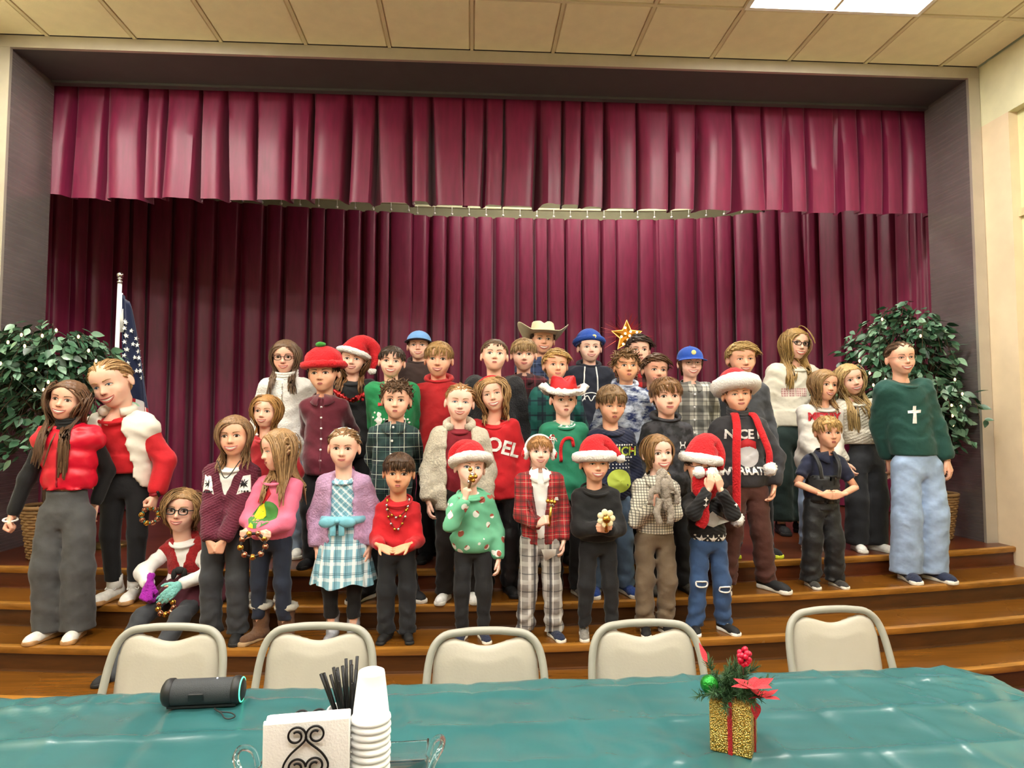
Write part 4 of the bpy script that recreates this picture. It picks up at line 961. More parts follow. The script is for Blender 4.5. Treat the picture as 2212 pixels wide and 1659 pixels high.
q = person('pink', 'girl turned sideways in pink sweatshirt holding bells, tan fur trimmed boots', 605, 928, 1008, 2, .14, feet=592, sk=2, mouth='closed', eye='down', head=(-42, 8, -4), hr=('long', '#a5825a', dict(part=.05, front=.7, length=1.35, th=.03)), rz=-14,
  tops=[dict(name='sweatshirt', mat=K('pink_fleece', '#e0708f', var=.08), fit=.018, hem=.485, blouse=.014)], pants=dict(mat=M_navyd, style='slim', hem=.1), shoes=dict(kind='boot', upper=M_suede, sole=plain('tan_sole', '#a98c68', .7), trim=M_cream, size=1.05), toe=14, stance=.068,
  L=((-.02, -.16, .53), (1, .2, -.4), 'grip', (.2, 1, 0), (-.8, -.5, -.2)), R=((-.02, -.15, .53), (1, .3, -.5), 'grip', (-.2, 1, 0), (-.9, -.3, -.2)))
h = q.h
relief(q, [circ(.005, .61*h, .055*h, 18)], plain('print_green', '#3f7a35', .7, var=.2), 'print'); relief(q, [[(-.03*h, .56*h), (.0, .555*h), (.005*h, .6*h), (-.01*h, .655*h), (-.035*h, .64*h)]], plain('print_yellow', '#d8cf22', .7, var=.1), 'print', off=.007)
relief(q, [[(-.045*h, .66*h), (-.01*h, .655*h), (.02*h, .7*h), (.0, .735*h), (-.03*h, .72*h)]], M_pred, 'print', off=.006)
PK = q
q = person('lavender', 'girl in fuzzy lavender coat over blue plaid dress with bow, silver boots', 744, 926, 1004, 2, .16, sk=2, mouth='closed', head=(3, 2, 2), hr=('bun', '#8e6c48', dict(th=.025)), 
  tops=[dict(name='bodice', mat=plaid('blue_plaid', '#7fb2c4', [('d', .05, .3, .3, '#e6eff0', .8), ('e', .05, .5, .18, '#dfeaec', .6), ('d', .05, .7, .07, '#2c4f5e', .7), ('e', .05, .85, .06, '#2c4f5e', .6)]), fit=.006, hem=.54, sleeve='short', rib=False, blouse=0., neckdrop=.015)],
  pants=dict(mat=K('black_legging', '#0e0f13'), style='slim', hem=.1, name='leggings'), shoes=dict(kind='boot', upper=M_silver, sole=M_whs, size=.85), L=((.15, .0, .45), (1, .5, 0), 'relax', (-1, .2, 0), None), R=((.15, .0, .45), (1, .5, 0), 'relax', (-1, .2, 0), None), toe=6, stance=.05)
h = q.h
def skirt(q, zt, zb, r0, r1, amp, m, name='skirt', k=13, sy=.75):
    v = []; n = 130; rows = 14; h = q.h; cx0 = float(q.spx(zt*h))
    for j in range(rows+1):
        t = j/rows; z = (zt+(zb-zt)*t)*h; r = (r0+(r1-r0)*t**.8)*h
        for i in range(n):
            a = 2*math.pi*i/n; rr = r+amp*h*t*(.6*math.sin(a*k+math.sin(a*3))+.4*math.sin(a*k*.47+1)); v.append((cx0+rr*math.cos(a), rr*math.sin(a)*sy, z+.012*h*t*math.sin(a*5+1)))
    f = [(j*n+i, (j+1)*n+i, (j+1)*n+(i+1) % n, j*n+(i+1) % n) for j in range(rows) for i in range(n)]
    return obj(name, (np.array(v), f), m, q.root)
skirt(q, .565, .27, .078, .15, .014, plaid('blue_plaid_skirt', '#7fb2c4', [(0, .06, .3, .3, '#e6eff0', .8), (2, .085, .3, .22, '#e6eff0', .6), (0, .06, .62, .07, '#2c5464', .75), (0, .06, .75, .05, '#2c5464', .6), (2, .085, .6, .05, '#2c5464', .75), (2, .085, .7, .04, '#2c5464', .6)]))
mbow = K('aqua_satin', '#74b9cc', rough=.5)
obj('sash', tube([(float(q.spx(.57*h))+.09*h*math.cos(a), -.005+.073*h*math.sin(a), .57*h) for a in np.linspace(0, 6.28, 30)[:-1]], .02*h, 8, closed=True), mbow, q.root)
bw = obj('bow', merge(*[xf(sphere((.045*h, .016*h, .026*h), 14, 10, (s*.042*h, 0, 0)), rotm(0, s*.15)) for s in (-1, 1)], sphere(.014*h, 10, 8, (0, -.01, 0)), *[rbox(s*.02*h-.014*h, s*.02*h+.014*h, -.006, .006, -.07*h, -.01*h, .005) for s in (-1, 1)]), mbow, q.root, loc=(float(q.spx(.57*h))-.012, -.1*h, .575*h))
make_top(q, name='coat', mat=K('lavender_fleece', '#c09abf', fuzzy=.5, bump=.6), fit=.034, hem=.4, neck='none', open=[(.062, .05, .39, .6), (.05, .052, .6, .9)], rib=False, blouse=.006)
hb = head_obj(q, 'headband', tube([(.375*math.cos(a), .02-.02, .12+.4*math.sin(a)) for a in np.linspace(.15, 2.99, 20)], .022, 6), plain('silver_band', '#c9d2cf', .3, metal=.5), None)
for i in range(5): head_obj(q, 'pearl', sphere(.035, 8, 6, (.36-.02*i, .02+.03*i, .2-.06*i)), M_chrome, hb)
q = person('palms', 'boy in red sweater and bell necklace holding both palms up, black boots', 862, 980, 1058, 2, .15, feet=860, sk=3, mouth='small', head=(4, 2, 2), hr=('short', '#4b3524', dict(length=1.1)),
  tops=[dict(name='sweater', mat=M_fred, fit=.014, hem=.46, blouse=.016)], pants=dict(mat=M_blackd, style='loose'), shoes=dict(kind='boot', upper=M_blk, sole=M_bks, size=.95), L='palmup', R='palmup', toe=14)
h = q.h
for zz, ww, n in ((.1, .062, 9), (.165, .055, 10)):
    p = spline(np.array([(-.058*h, q.nb-.005*h), (-ww*h*.8, q.nb-zz*h*.6), (0, q.nb-zz*h), (ww*h*.8, q.nb-zz*h*.6), (.058*h, q.nb-.005*h)])+[float(q.spx(q.nb)), 0], 30); pp = on_top(q, p, .006)
    nk = obj('bell_necklace', tube(pp, .0025, 5), plain('necklace_cord', '#6d1418', .5), q.root)
    for i in np.linspace(1, 28, n).astype(int): obj('bell', sphere(.009, 10, 8, pp[i]+[0, -.007, -.004]), M_gold if i % 2 else M_chrome, nk)
q = person('toddler', 'small child in Santa hat and mint sweatshirt raising a bell stick to the mouth', 1016, 972, 1046, 2, .14, feet=1022, sk=4, eyes='blue', mouth='small', head=(10, -6, 6), hr=('short', '#9a744d', dict(hat=True)),
  tops=[dict(name='sweatshirt', mat=None or MATS.setdefault('mint_print', (lambda t: t.fin(t.mix(t.math('MULTIPLY', t.math('LESS_THAN', (lambda v: (v.inputs['Scale'].__setattr__('default_value', 15.0), t.link(t.co(), v.inputs['Vector']), v.outputs['Distance'])[2])(t.n('ShaderNodeTexVoronoi')), .3), .9), t.mix(t.ramp(t.noise(9, 2), .3, .7), srgb('#5aa883'), srgb('#74bd98')), t.mix(t.math('GREATER_THAN', t.noise(16, 0), .52), srgb('#efeee8'), srgb('#a33a32'))), .85))(NT('mint_print'))), fit=.022, hem=.46, blouse=.03)],
  pants=dict(mat=M_bl, style='jogger'), shoes=dict(upper=M_navys, sole=M_whs, lace=plain('coral', '#e0605c', .6)), L=((.03, -.16, .755), (.6, .3, -1), 'grip', (-.6, .6, .2), (-.1, -.1, 1)), R='down2', headw=1.04)
santa(q, -1, rx=-.25, ry=-.15, droop=((-.02, .1, .5), (.15, .2, .62), (.35, .3, .45), (.45, .34, .1)), pom=0, bmat=K('white_fur_print', '#ece4dc', fuzzy=.4), band=.15)
TD = q
q = person('blazer', 'boy in red tartan blazer and grey plaid trousers wearing white fur earmuffs', 1165, 944, 1006, 2, .14, feet=1165, sk=4, mouth='smile', head=(2, -3, 2), hr=('fringe', '#a8794a', dict(length=1.05)),
  tops=[dict(name='shirt', blouse=0., mat=M_white, fit=.004, hem=.49, neck='polo', rib=False, sleeve='short'), dict(name='blazer', mat=plaid('red_tartan', '#a81f28', [(0, .075, .5, .34, '#5d2a26', .55), (2, .075, .5, .34, '#5d2a26', .55), (0, .075, .1, .05, '#1e2a26', .8), (2, .075, .1, .05, '#1e2a26', .8), (0, .075, .9, .04, '#c9b9a0', .5), (2, .075, .9, .04, '#c9b9a0', .5), (0, .075, .5, .04, '#1e2a26', .8), (2, .075, .5, .04, '#1e2a26', .8)]), fit=.016, hem=.47, neck='none', open=[(.012, .02, .43, .56), (.014, .05, .56, .85)], rib=False, blouse=.004, wr=.003)],
  pants=dict(mat=plaid('grey_plaid', '#87837f', [(0, .09, .3, .2, '#d7d4cf', .6), (2, .1, .3, .25, '#c9c6c1', .45), (0, .09, .62, .14, '#34343a', .85), (2, .1, .75, .06, '#3a3a40', .7), (0, .09, .78, .05, '#e4e2de', .8)]), style='loose', wr=.009), shoes=dict(upper=M_navys, sole=M_whs, lace=M_wh), L='hold', R='down', toe=16, stance=.07)
h = q.h; cx = float(q.spx(.7*h))
relief(q, [[(cx+.06*h, .688*h), (cx+.095*h, .683*h), (cx+.09*h, .70*h), (cx+.063*h, .7*h)]], M_ghost, 'pocket_square')
for s in (-1, 1): relief(q, [[(cx+s*.02*h, .58*h), (cx+s*.034*h, .58*h), (cx+s*.075*h, .7*h), (cx+s*.055*h, .755*h), (cx+s*.042*h, .755*h)]], MATS['red_tartan'], 'lapel', off=.007)
obj('shirt_tail', (np.array([(.0, -.085*h, .45*h), (.075*h, -.078*h, .45*h), (.07*h, -.08*h, .42*h), (.02*h, -.088*h, .395*h), (.0, -.079*h, .45*h), (.075*h, -.072*h, .45*h), (.07*h, -.074*h, .42*h), (.02*h, -.082*h, .395*h)]), [(0, 1, 2, 3), (7, 6, 5, 4), (0, 3, 7, 4), (3, 2, 6, 7), (2, 1, 5, 6)]), M_white, q.root)
em = head_obj(q, 'earmuffs', tube([(.43*math.cos(a), .03, .1+.47*math.sin(a)) for a in np.linspace(-.1, 3.24, 24)], .04, 8), M_fur)
for s in (-1, 1):
    head_obj(q, 'fur_pad', fuzz(sphere((.09, .17, .2), 18, 14, (s*.42, .02, -.06)), .014, 4), M_fur, em); head_obj(q, 'red_pad', fuzz(sphere((.05, .11, .13), 14, 10, (s*.5, .0, -.08)), .008, 2), M_redplush, em)
for i in range(7): head_obj(q, 'ribbon', tube(spline([(.3, -.05, .45), (.36+.06*math.cos(i), -.12-.03*math.sin(i*2), .5+.1*math.sin(i)), (.42+.1*math.cos(i*1.3), -.1, .36+.12*math.sin(i*1.7))], 7), .018, 6), M_red if i % 2 else M_fur, em)
BZ = q
q = person('blacksweater', 'boy in Santa hat and plain black sweater holding a cream flower toy', 1284, 964, 1036, 2, .13, feet=1290, sk=1, mouth='grin', eye='squint', head=(4, -2, 0), hr=('short', '#5c4330', dict(hat=True)),
  tops=[dict(name='sweater', mat=M_bl2, fit=.024, hem=.5, blouse=.022)], pants=dict(mat=M_bl, style='jogger', hem=.05), shoes=dict(upper=M_gshoe, sole=M_whs, lace=M_gshoe), L=((.01, -.17, .59), (.6, .5, -.8), 'grip', (-.6, .6, 0), (-.7, -.5, .3)), R=((.02, -.165, .58), (.6, .5, -.8), 'grip', (-.6, .6, 0), (-.7, -.5, .3)), stance=.075, toe=8, headw=1.04)
santa(q, 1, rx=-.08, droop=((.05, .06, .55), (.25, .08, .62), (.5, .05, .42), (.66, .0, .22)), band=.165, pom=.13, dz=-.01)
BS = q
q = person('checks', 'boy with chin length hair in small checked shirt and khakis holding a fur toy', 1420, 940, 1016, 2, .15, feet=1412, sk=4, mouth='grin', head=(8, -2, -3), hr=('bob', '#8b6841', dict(length=.62, part=.05, front=.1, th=.04)),
  tops=[dict(name='shirt', mat=plaid('small_check', '#ddd8c8', [(0, .016, .5, .3, '#4d4a42', .75), (2, .016, .5, .3, '#4d4a42', .75)]), fit=.016, hem=.5, neck='polo', rib=False, blouse=.008)], pants=dict(mat=M_khaki, style='loose', wr=.009), shoes=dict(upper=M_blk, sole=M_whs, lace=M_lace), L=((.045, -.15, .665), (.5, .4, -1), 'grip', (-.6, .6, 0), (-.2, -.2, .9)), R=((.01, -.15, .755), (.4, .3, -1), 'grip', (-.6, .7, 0), (-.3, -.2, .9)), stance=.05)
CK = q
q = person('beardkid', 'child in Santa hat hiding behind a red scarf with white pompom eyes, ripped jeans', 1512, 968, 1046, 2, .14, feet=1528, sk=0, mouth='closed', head=(-4, 2, 4), hr=('short', '#4b3524', dict(hat=True)),
  tops=[dict(name='sweater', mat=K('black_nordic', '#141416', knit=300), fit=.02, hem=.495, blouse=.016)], pants=dict(mat=M_bluej, style='loose', wr=.008), shoes=dict(upper=M_blk, sole=M_wh, lace=M_lace, size=1.1), L=((.03, -.185, .79), (.6, .2, -1), 'relax', (-.2, .9, 0), (-.2, -.1, 1)), R=((.03, -.185, .79), (.6, .2, -1), 'relax', (-.2, .9, 0), (-.2, -.1, 1)), stance=.08, toe=16)
h = q.h; santa(q, 1, rx=-.1, ry=.1, droop=((.1, .08, .62), (.3, .1, .6), (.46, .02, .35), (.5, -.05, .0)), band=.135, pom=.085)
glasses(q, BLK)
relief(q, [starp(cx_*h, .505*h, .03*h, 6, .4) for cx_ in (-.062, .0, .062)]+[circ(x*h, z*h, .005*h, 6) for x in (-.09, -.031, .031, .09) for z in (.48, .505, .53)], M_ghost, 'snowflake', off=.004)
relief(q, [circ((-.09+.012*i)*h, .475*h+(.004 if i % 2 else -.004)*h, .004*h, 5) for i in range(16)], M_ghost, 'nordic_border', off=.004)
relief(q, [starp(s*.085*h, (.74-.03*i)*h, .014*h, 4, .4) for s in (-1, 1) for i in range(2)], M_ghost, 'snowflake', off=.004)
sc = head_obj(q, 'scarf', lumpy(fuzz(sphere((.34, .13, .42), 26, 20, (.03, -.46, -.42)), .008, 8), .03, 2, 16), M_redplush)
head_obj(q, 'scarf_tail', lumpy(fuzz(tube(spline([(.0, -.58, -.6), (-.06, -.66, -.95), (-.02, -.66, -1.3), (-.1, -.63, -1.5)], 20), np.linspace(.16, .13, 20), 12, flat=.6), .008, 7), .02, 5, 14), M_redplush, sc)
for s in (-1, 1): head_obj(q, 'pompom', fuzz(sphere(.15, 18, 14, (-.03+s*.16, -.62, -.1)), .012, 11), M_fur, sc)
relief(q, [[(-.055*h, .62*h), (-.03*h, .585*h), (.0, .575*h), (.03*h, .585*h), (.055*h, .62*h), (.025*h, .64*h), (.0, .66*h), (-.025*h, .64*h)]], plain('print_grey', '#bdbab0', .7), 'print')
psd = q.psdf; tsd = q.sdf; q.sdf = psd; tp = q.top; q.top = q.pants
for s, zz in ((-1, .27), (1, .24)):
    c = q.leg[s][1]; line_on(q, [(c[0]-.03, zz*h+.012), (c[0]+.0, zz*h+.016), (c[0]+.032, zz*h+.01), (c[0]+.03, zz*h-.015), (c[0]-.005, zz*h-.018), (c[0]-.03, zz*h-.01), (c[0]-.03, zz*h+.012)], .005, M_ghost, 'frayed_rip')
q.sdf = tsd; q.top = tp
# ======================== seated girl
def glove(q, side, m, sc=1.2, name='glove'):
    S_, E, W_, fd, d, n, t, pose = q.arm[side]; hl = .1*q.h*sc; B = np.eye(4); B[:3, 0] = t*hl; B[:3, 1] = n*hl; B[:3, 2] = d*hl; B[:3, 3] = W_-d*.008
    v, f = xf(HANDS[pose], B); f = HANDS[pose][1]; v = v+np.random.RandomState(3).normal(0, .0012, v.shape)
    return obj(name, (v, f[:, ::-1] if np.linalg.det(B[:3, :3]) < 0 else f), m, q.root)
def sitj(q):
    h = q.h; return {-1: (np.array([-.03*h, .0, .49*h]), np.array([-.13*h, -.23*h, .40*h]), np.array([-.15*h, -.44*h, .225*h])), 1: (np.array([.08*h, .0, .49*h]), np.array([.06*h, -.24*h, .4*h]), np.array([.0, -.45*h, .225*h]))}
q = person('seated', 'seated girl with curly hair and glasses in white top with red fur vest', 397, 1050, 1129, 1, .14, feet=415, sk=2, mouth='smile', head=(4, -4, 4), hr=('bob', '#9c7a50', dict(length=.6, vol=.05, part=.1, front=.2, th=.055)), joints=sitj, seat=(1.17, -.075), L=((.11, -.2, .55), (1, .7, 0), 'grip', (-.2, 1, 0), (.05, -.35, -.95)), R=((.035, -.2, .545), (1, .6, 0), 'open', (-.2, 1, -.2), (-.6, -.45, -.6)),
  tops=[dict(name='shirt', mat=M_white, fit=.016, hem=.47, neckdrop=.01), dict(name='fur_vest', mat=K('rust_red_fur', '#a3161a', fuzzy=.5, bump=.7), fit=.03, hem=.46, sleeve='none', neck='none', open=[(.0, .085, .6, .82)], rib=False, blouse=.004)],
  pants=dict(mat=M_char, style='straight', top=.53), shoes=blackshoe)
h = q.h; SG = q; glasses(q, BLK, .098, .075, .014)
glove(q, 'L', K('purple_wool', '#a316a8', fuzzy=.3), 1.55, 'mitten'); glove(q, 'R', K('mint_wool', '#7fc4bc', fuzzy=.3), 1.3)
obj('belt_knot', lumpy(merge(sphere((.03, .02, .022), 12, 8), sphere((.018, .012, .032), 10, 8, (.03, .0, -.02)), sphere((.018, .012, .032), 10, 8, (-.03, 0, -.02))), .008, 2, 60), M_blk, q.root, loc=(float(q.spx(.6*h)), -.1*h, .6*h))
def lapskirt(u, v_):
    a = -math.pi*.95+u*math.pi*.9; r = (.1+.1*v_)*h; return (.02*h+1.15*r*math.cos(a), .05*h+r*1.15*math.sin(a), (.58-.13*v_-.015*math.sin(u*40)*v_)*h)
obj('skirt', thick_sheet(lapskirt, 40, 8, .01), K('burgundy_wool', '#4a1222'), q.root)
# ======================== second row, third step
q = person('redgirl', 'fair haired girl in red velvet dress peeking between two girls', 577, 855, 919, 1, .2, feet=585, sk=2, mouth='smile', head=(-4, 0, 3), hr=('bob', '#a87c48', dict(length=.9, part=.06, front=.2, vol=.03)),
  tops=[dict(name='dress', mat=K('red_velvet', '#a20d1d', sheen=.4), fit=.012, hem=.4, neckdrop=.02, rib=False)], pants=dict(mat=M_bl, style='slim', hem=.06, name='leggings'), shoes=dict(upper=M_gshoe, sole=M_whs), L='down', R='down')
q = person('darkplaid', 'curly fringed boy in dark green and navy plaid shirt, frowning', 857, 826, 900, 1, .17, feet=842, sk=0, mouth='small', head=(2, 2, 2), hr=('curly', '#5e452f', dict(length=.8)),
  tops=[dict(name='shirt', mat=plaid('green_navy_plaid', '#16252c', [(0, .085, .5, .4, '#1d3a38', .7), (2, .085, .5, .4, '#1d3a38', .7), (0, .085, .12, .045, '#c9d2c4', .85), (2, .085, .12, .045, '#c9d2c4', .85), (0, .085, .8, .03, '#5b7a6c', .7), (2, .085, .8, .03, '#5b7a6c', .7)]), fit=.014, hem=.44, neck='polo', rib=False)], pants=dict(mat=M_blackd, style='straight'), shoes=dict(upper=M_blk, sole=M_whs, size=1.15), L='back', R='back', stance=.1, toe=30)
placket(q, MATS['green_navy_plaid'], .45*q.h, .8*q.h); buttons(q, 0, .48*q.h, .79*q.h, 6)
q = person('sherpa', 'rosy cheeked girl in cream sherpa jacket over maroon tee', 993, 831, 905, 1, .12, feet=990, sk=4, eyes='blue', mouth='smile', eye='squint', head=(4, 0, 4), hr=('back', '#a97c4e', dict(th=.025)), body_w=1.1,
  tops=[dict(name='tee', blouse=0., mat=K('maroon_tee', '#7d0f22'), fit=.006, hem=.45, sleeve='short'), dict(name='sherpa_jacket', mat=K('sherpa_cream', '#d6cdb9', fuzzy=.6, bump=.9), fit=.03, hem=.42, neck='none', open=[(.05, .055, .4, .6), (.055, .06, .6, .9)], rib=False, blouse=.01)], pants=dict(mat=K('brown_black', '#1c1513'), style='straight'), shoes=sneak_w, L='down2', R='down', stance=.06)
obj('jacket_collar', tube([(float(q.spx(q.nb))+.08*math.cos(a), float(q.spy(q.nb))+.07*math.sin(a), q.nb+.005+.03*math.sin(a)) for a in np.linspace(-.9, 4.04, 20)], .026, 8), MATS['sherpa_cream'], q.root)
q = person('noel', 'smiling girl with curly hair and red headband in red NOEL shirt', 1064, 817, 886, 1, .25, feet=1075, sk=2, mouth='grin', eye='squint', head=(-4, -2, -12), hr=('wavy', '#b08a5c', dict(length=.9, part=0., front=.8, vol=.07, th=.06)),
  tops=[dict(name='shirt', mat=M_fred2, fit=.012, hem=.44, neckdrop=.025, rib=False)], pants=dict(mat=K('black_sequin', '#131216', rough=.4), style='straight'), shoes=blackshoe, L='back', R='down')
h = q.h; lettering(q, 'NOEL', float(q.spx(.66*h))-.01, .66*h, .088*h, M_ghost, rot=-.28, bold=.0035*1)
head_obj(q, 'headband', tube([(.4*math.cos(a), -.06, .12+.42*math.sin(a)) for a in np.linspace(.2, 2.94, 20)], .05, 8, flat=.5), M_fred)
q = person('greentee', 'boy in green tee and red Santa cowboy hat with white fur brim', 1217, 828, 897, 1, .19, feet=1222, sk=4, mouth='small', head=(4, 3, 0), hr=('short', '#54381f', dict(hat=True)),
  tops=[dict(name='undershirt', blouse=0., mat=M_white, fit=.004, hem=.46, sleeve='short'), dict(name='tee', mat=K('green_tee', '#1d7a5c'), fit=.012, hem=.45, sleeve='short', rib=False)], pants=dict(mat=M_bl, style='straight'), shoes=dict(upper=M_gshoe, sole=M_whs, lace=M_lace), L='down', R='back')
h = q.h; cowboy(q, M_redplush, plain('gold_buckle', '#d9b13e', .3, metal=.8), fur=M_fur, crown_m=plain('red_sequin', '#c4141e', .35, bump=.6, bscale=200, metal=.3), R=.66, tall=.5, dz=.04, rx=-.02)
ap = line_on(q, [(-.03*h, .63*h), (-.03*h, .7*h), (-.01*h, .735*h), (.02*h, .735*h), (.03*h, .7*h)], .011, M_redplush, 'candy_cane', 26)
q = person('navysweater', 'boy looking down in navy Christmas sweater with green lettering', 1320, 834, 909, 1, .18, feet=1318, sk=1, mouth='small', eye='down', head=(4, 12, 0), hr=('short', '#7d6244', dict(length=1.1)),
  tops=[dict(name='sweater', mat=K('navy_knit', '#151d38', knit=300), fit=.016, hem=.45)], pants=dict(mat=denim('washed_denim', '#5d7590'), style='straight'), shoes=dict(upper=M_blues, sole=M_whs, lace=M_lace, size=1.1), L='down', R='down', stance=.075)
h = q.h; lettering(q, 'GRINCH', .012*h, .665*h, .06*h, plain('print_lime', '#b7c84a', .7), bold=.002)
relief(q, [circ((-.095+.013*i)*h, z*h, .0045*h, 6) for i in range(16) for z in (.655, .715)], M_ghost, 'dots'); relief(q, [circ((-.085+.017*i)*h, (.64-.017*j)*h, .0035*h, 6) for i in range(11) for j in range(3)], M_ghost, 'dots')
relief(q, [starp(.1*h, .69*h, .016*h, 6, .5)], M_pred, 'snowflake'); relief(q, [circ(.03*h, .545*h, .055*h, 20, 1.1)], plain('print_lime', '#b7c84a', .7), 'print'); 
q = person('camo', 'boy in black camouflage hoodie with small white chest logo', 1438, 817, 895, 1, .19, feet=1446, sk=2, mouth='closed', head=(-3, 1, -2), hr=('fringe', '#7d5a38', dict(length=1.05)),
  tops=[dict(name='hoodie', mat=MATS.setdefault('dark_camo', (lambda t: t.fin(t.mix(t.ramp(t.noise(22, 3), .42, .58), srgb('#17181b'), srgb('#3a3a40')), .85))(NT('dark_camo'))), fit=.02, hem=.45, neck='hood')], pants=dict(mat=M_blackd, style='straight'), shoes=dict(upper=K('olive_canvas', '#4b473e'), sole=M_bks), L='down', R='down', stance=.07)
h = q.h; cx = .05*h
line_on(q, [(cx-.014*h, .70*h), (cx-.01*h, .685*h), (cx, .682*h), (cx+.01*h, .685*h), (cx+.014*h, .7*h)], .004, M_ghost, 'logo'); line_on(q, [(cx-.014*h, .668*h), (cx-.01*h, .681*h), (cx, .684*h), (cx+.01*h, .681*h), (cx+.014*h, .668*h)], .004, M_ghost, 'logo'); line_on(q, [(cx-.015*h, .656*h), (cx+.015*h, .656*h)], .0025, M_ghost, 'logo')
q = person('scarfboy', 'smirking boy in white Santa hat with long red pompom tails and NICE IS OVERRATED shirt', 1590, 818, 888, 1, .16, feet=1608, sk=1, mouth='closed', eye='squint', head=(-6, -2, -4), hr=('fringe', '#6f5539', dict(hat=True)), body_w=1.12, headw=1.05,
  tops=[dict(name='shirt', mat=K('charcoal_heather', '#35353a'), fit=.018, hem=.485, neck='turtle', armfit=.022)], pants=dict(mat=M_brown, style='loose', wr=.008), shoes=dict(upper=M_blk, sole=M_whs, size=1.2), L='down', R='pocket', stance=.1, toe=22)
h = q.h; cx = float(q.spx(.7*h)); santa(q, -1, rx=-.3, droop=((.0, .2, .5), (.1, .35, .55), (.2, .45, .4), (.25, .5, .1)), band=.25, pom=0, dz=.08)
lettering(q, 'NICE IS', cx+.0*h, .715*h, .06*h, M_ghost, bold=.003); lettering(q, 'OVERRATED', cx-.0*h, .548*h, .05*h, M_ghost, bold=.0025, arc=.35)
relief(q, [circ(cx+.008*h, .635*h, .055*h, 22)], plain('print_pale', '#c9c9cc', .7, var=.08), 'print'); relief(q, [[(cx-.04*h, .665*h), (cx+.05*h, .665*h), (cx+.045*h, .7*h), (cx+.005*h, .715*h), (cx-.03*h, .7*h)]], M_pred, 'print', off=.008)
def tail(x0, x1, z1, yo=-.13):
    p = spline([(cx+x0*.6, .02, q.nb+.01), (cx+x0*.9, -.07, q.nb-.0), (cx+x0*1.15, yo+.01, .76*h), (cx+x1, yo-.01, .66*h), (cx+x1*1.05, yo-.005, z1)], 30); o = obj('hat_tail', lumpy(tube(p, .026, 12, flat=.5), .004, 1, 60), M_redplush, q.root)
    obj('pompom', fuzz(sphere(.042, 16, 12, p[-1]+[0, -.01, -.035]), .004, 2), M_fur, o)
tail(-.07, -.095, .37*h, -.15); tail(.07, .125, .6*h)
q = person('overalls', 'small blond boy in navy polo and black snow bibs with hands tucked in', 1787, 901, 966, 1, .16, feet=1772, sk=1, mouth='small', head=(-3, 3, 0), hr=('fringe', '#b8925a', dict(length=1.0)),
  tops=[dict(name='polo_shirt', mat=K('navy_pique', '#171d36'), fit=.016, hem=.5, sleeve='short', neck='polo', neckdrop=.01), dict(name='bib', mat=K('black_nylon', '#16181b', rough=.6), fit=.024, hem=.45, sleeve='nil', neck='none', open=[(.2, .2, .66, 1.2)], rib=False, blouse=.004)], pants=dict(mat=K('black_nylon', '#16181b', rough=.6), style='snow', wr=.008, top=.54), shoes=dict(upper=K('grey_boot', '#3a3836'), sole=M_whs), L=((.06, -.12, .55), (1, .5, 0), 'relax', (0, 1, 0), (-1, -.1, -.15)), R=((.06, -.12, .55), (1, .5, 0), 'relax', (0, 1, 0), (-1, -.1, -.15)), stance=.075, toe=6)
h = q.h
for s in (-1, 1): obj('strap', tube(spline([(s*.05*h, -.105*h, .64*h), (s*.06*h, -.1*h, .72*h), (s*.062*h, -.03*h, q.nb-.01*h), (s*.05*h, .06*h, .74*h)], 18), .014, 6, flat=.4), MATS['black_nylon'], q.root)
q.sdf_b = q.sdf
gu = np.array([((u-.5)*.17*h, (.5+.15*v_)*h) for v_ in np.linspace(0, 1, 7) for u in np.linspace(0, 1, 15)]); gp = on_top(q, np.c_[gu[:, 0], np.minimum(gu[:, 1], .645*h)], .012); gp[:, 2] = gu[:, 1]
obj('bib_front', thick_sheet(lambda u, v_: gp[int(round(v_*6))*15+int(round(u*14))], 14, 6, .008), MATS['black_nylon'], q.root)
q = person('cross', 'woman with glasses in dark green sweatshirt with white cross and light jeans', 1942, 740, 810, 1, .16, feet=1980, sk=0, mouth='grin', eye='squint', head=(-6, 0, -4), hr=('back', '#5f4733', dict(th=.02)),
  tops=[dict(name='sweatshirt', mat=K('forest_green', '#15463f', var=.1), fit=.024, hem=.52, blouse=.004)], pants=dict(mat=M_ltj, style='wide', top=.57), shoes=dict(upper=M_navys, sole=M_whs), L='back', R=((.15, -.02, .45), (1, .6, 0), 'relax', (-.6, .8, 0), None), stance=.055, group='grown-ups and teens at the ends', body_w=1.0)
h = q.h; cx = float(q.spx(.72*h))-.02; glasses(q, THINF, .098, .062, .006)
relief(q, [[(cx-.008*h, .655*h), (cx+.008*h, .655*h), (cx+.006*h, .698*h), (cx+.026*h, .7*h), (cx+.026*h, .712*h), (cx+.006*h, .71*h), (cx+.006*h, .728*h), (cx-.006*h, .728*h), (cx-.006*h, .71*h), (cx-.026*h, .708*h), (cx-.026*h, .697*h), (cx-.006*h, .698*h)]], M_ghost, 'cross')
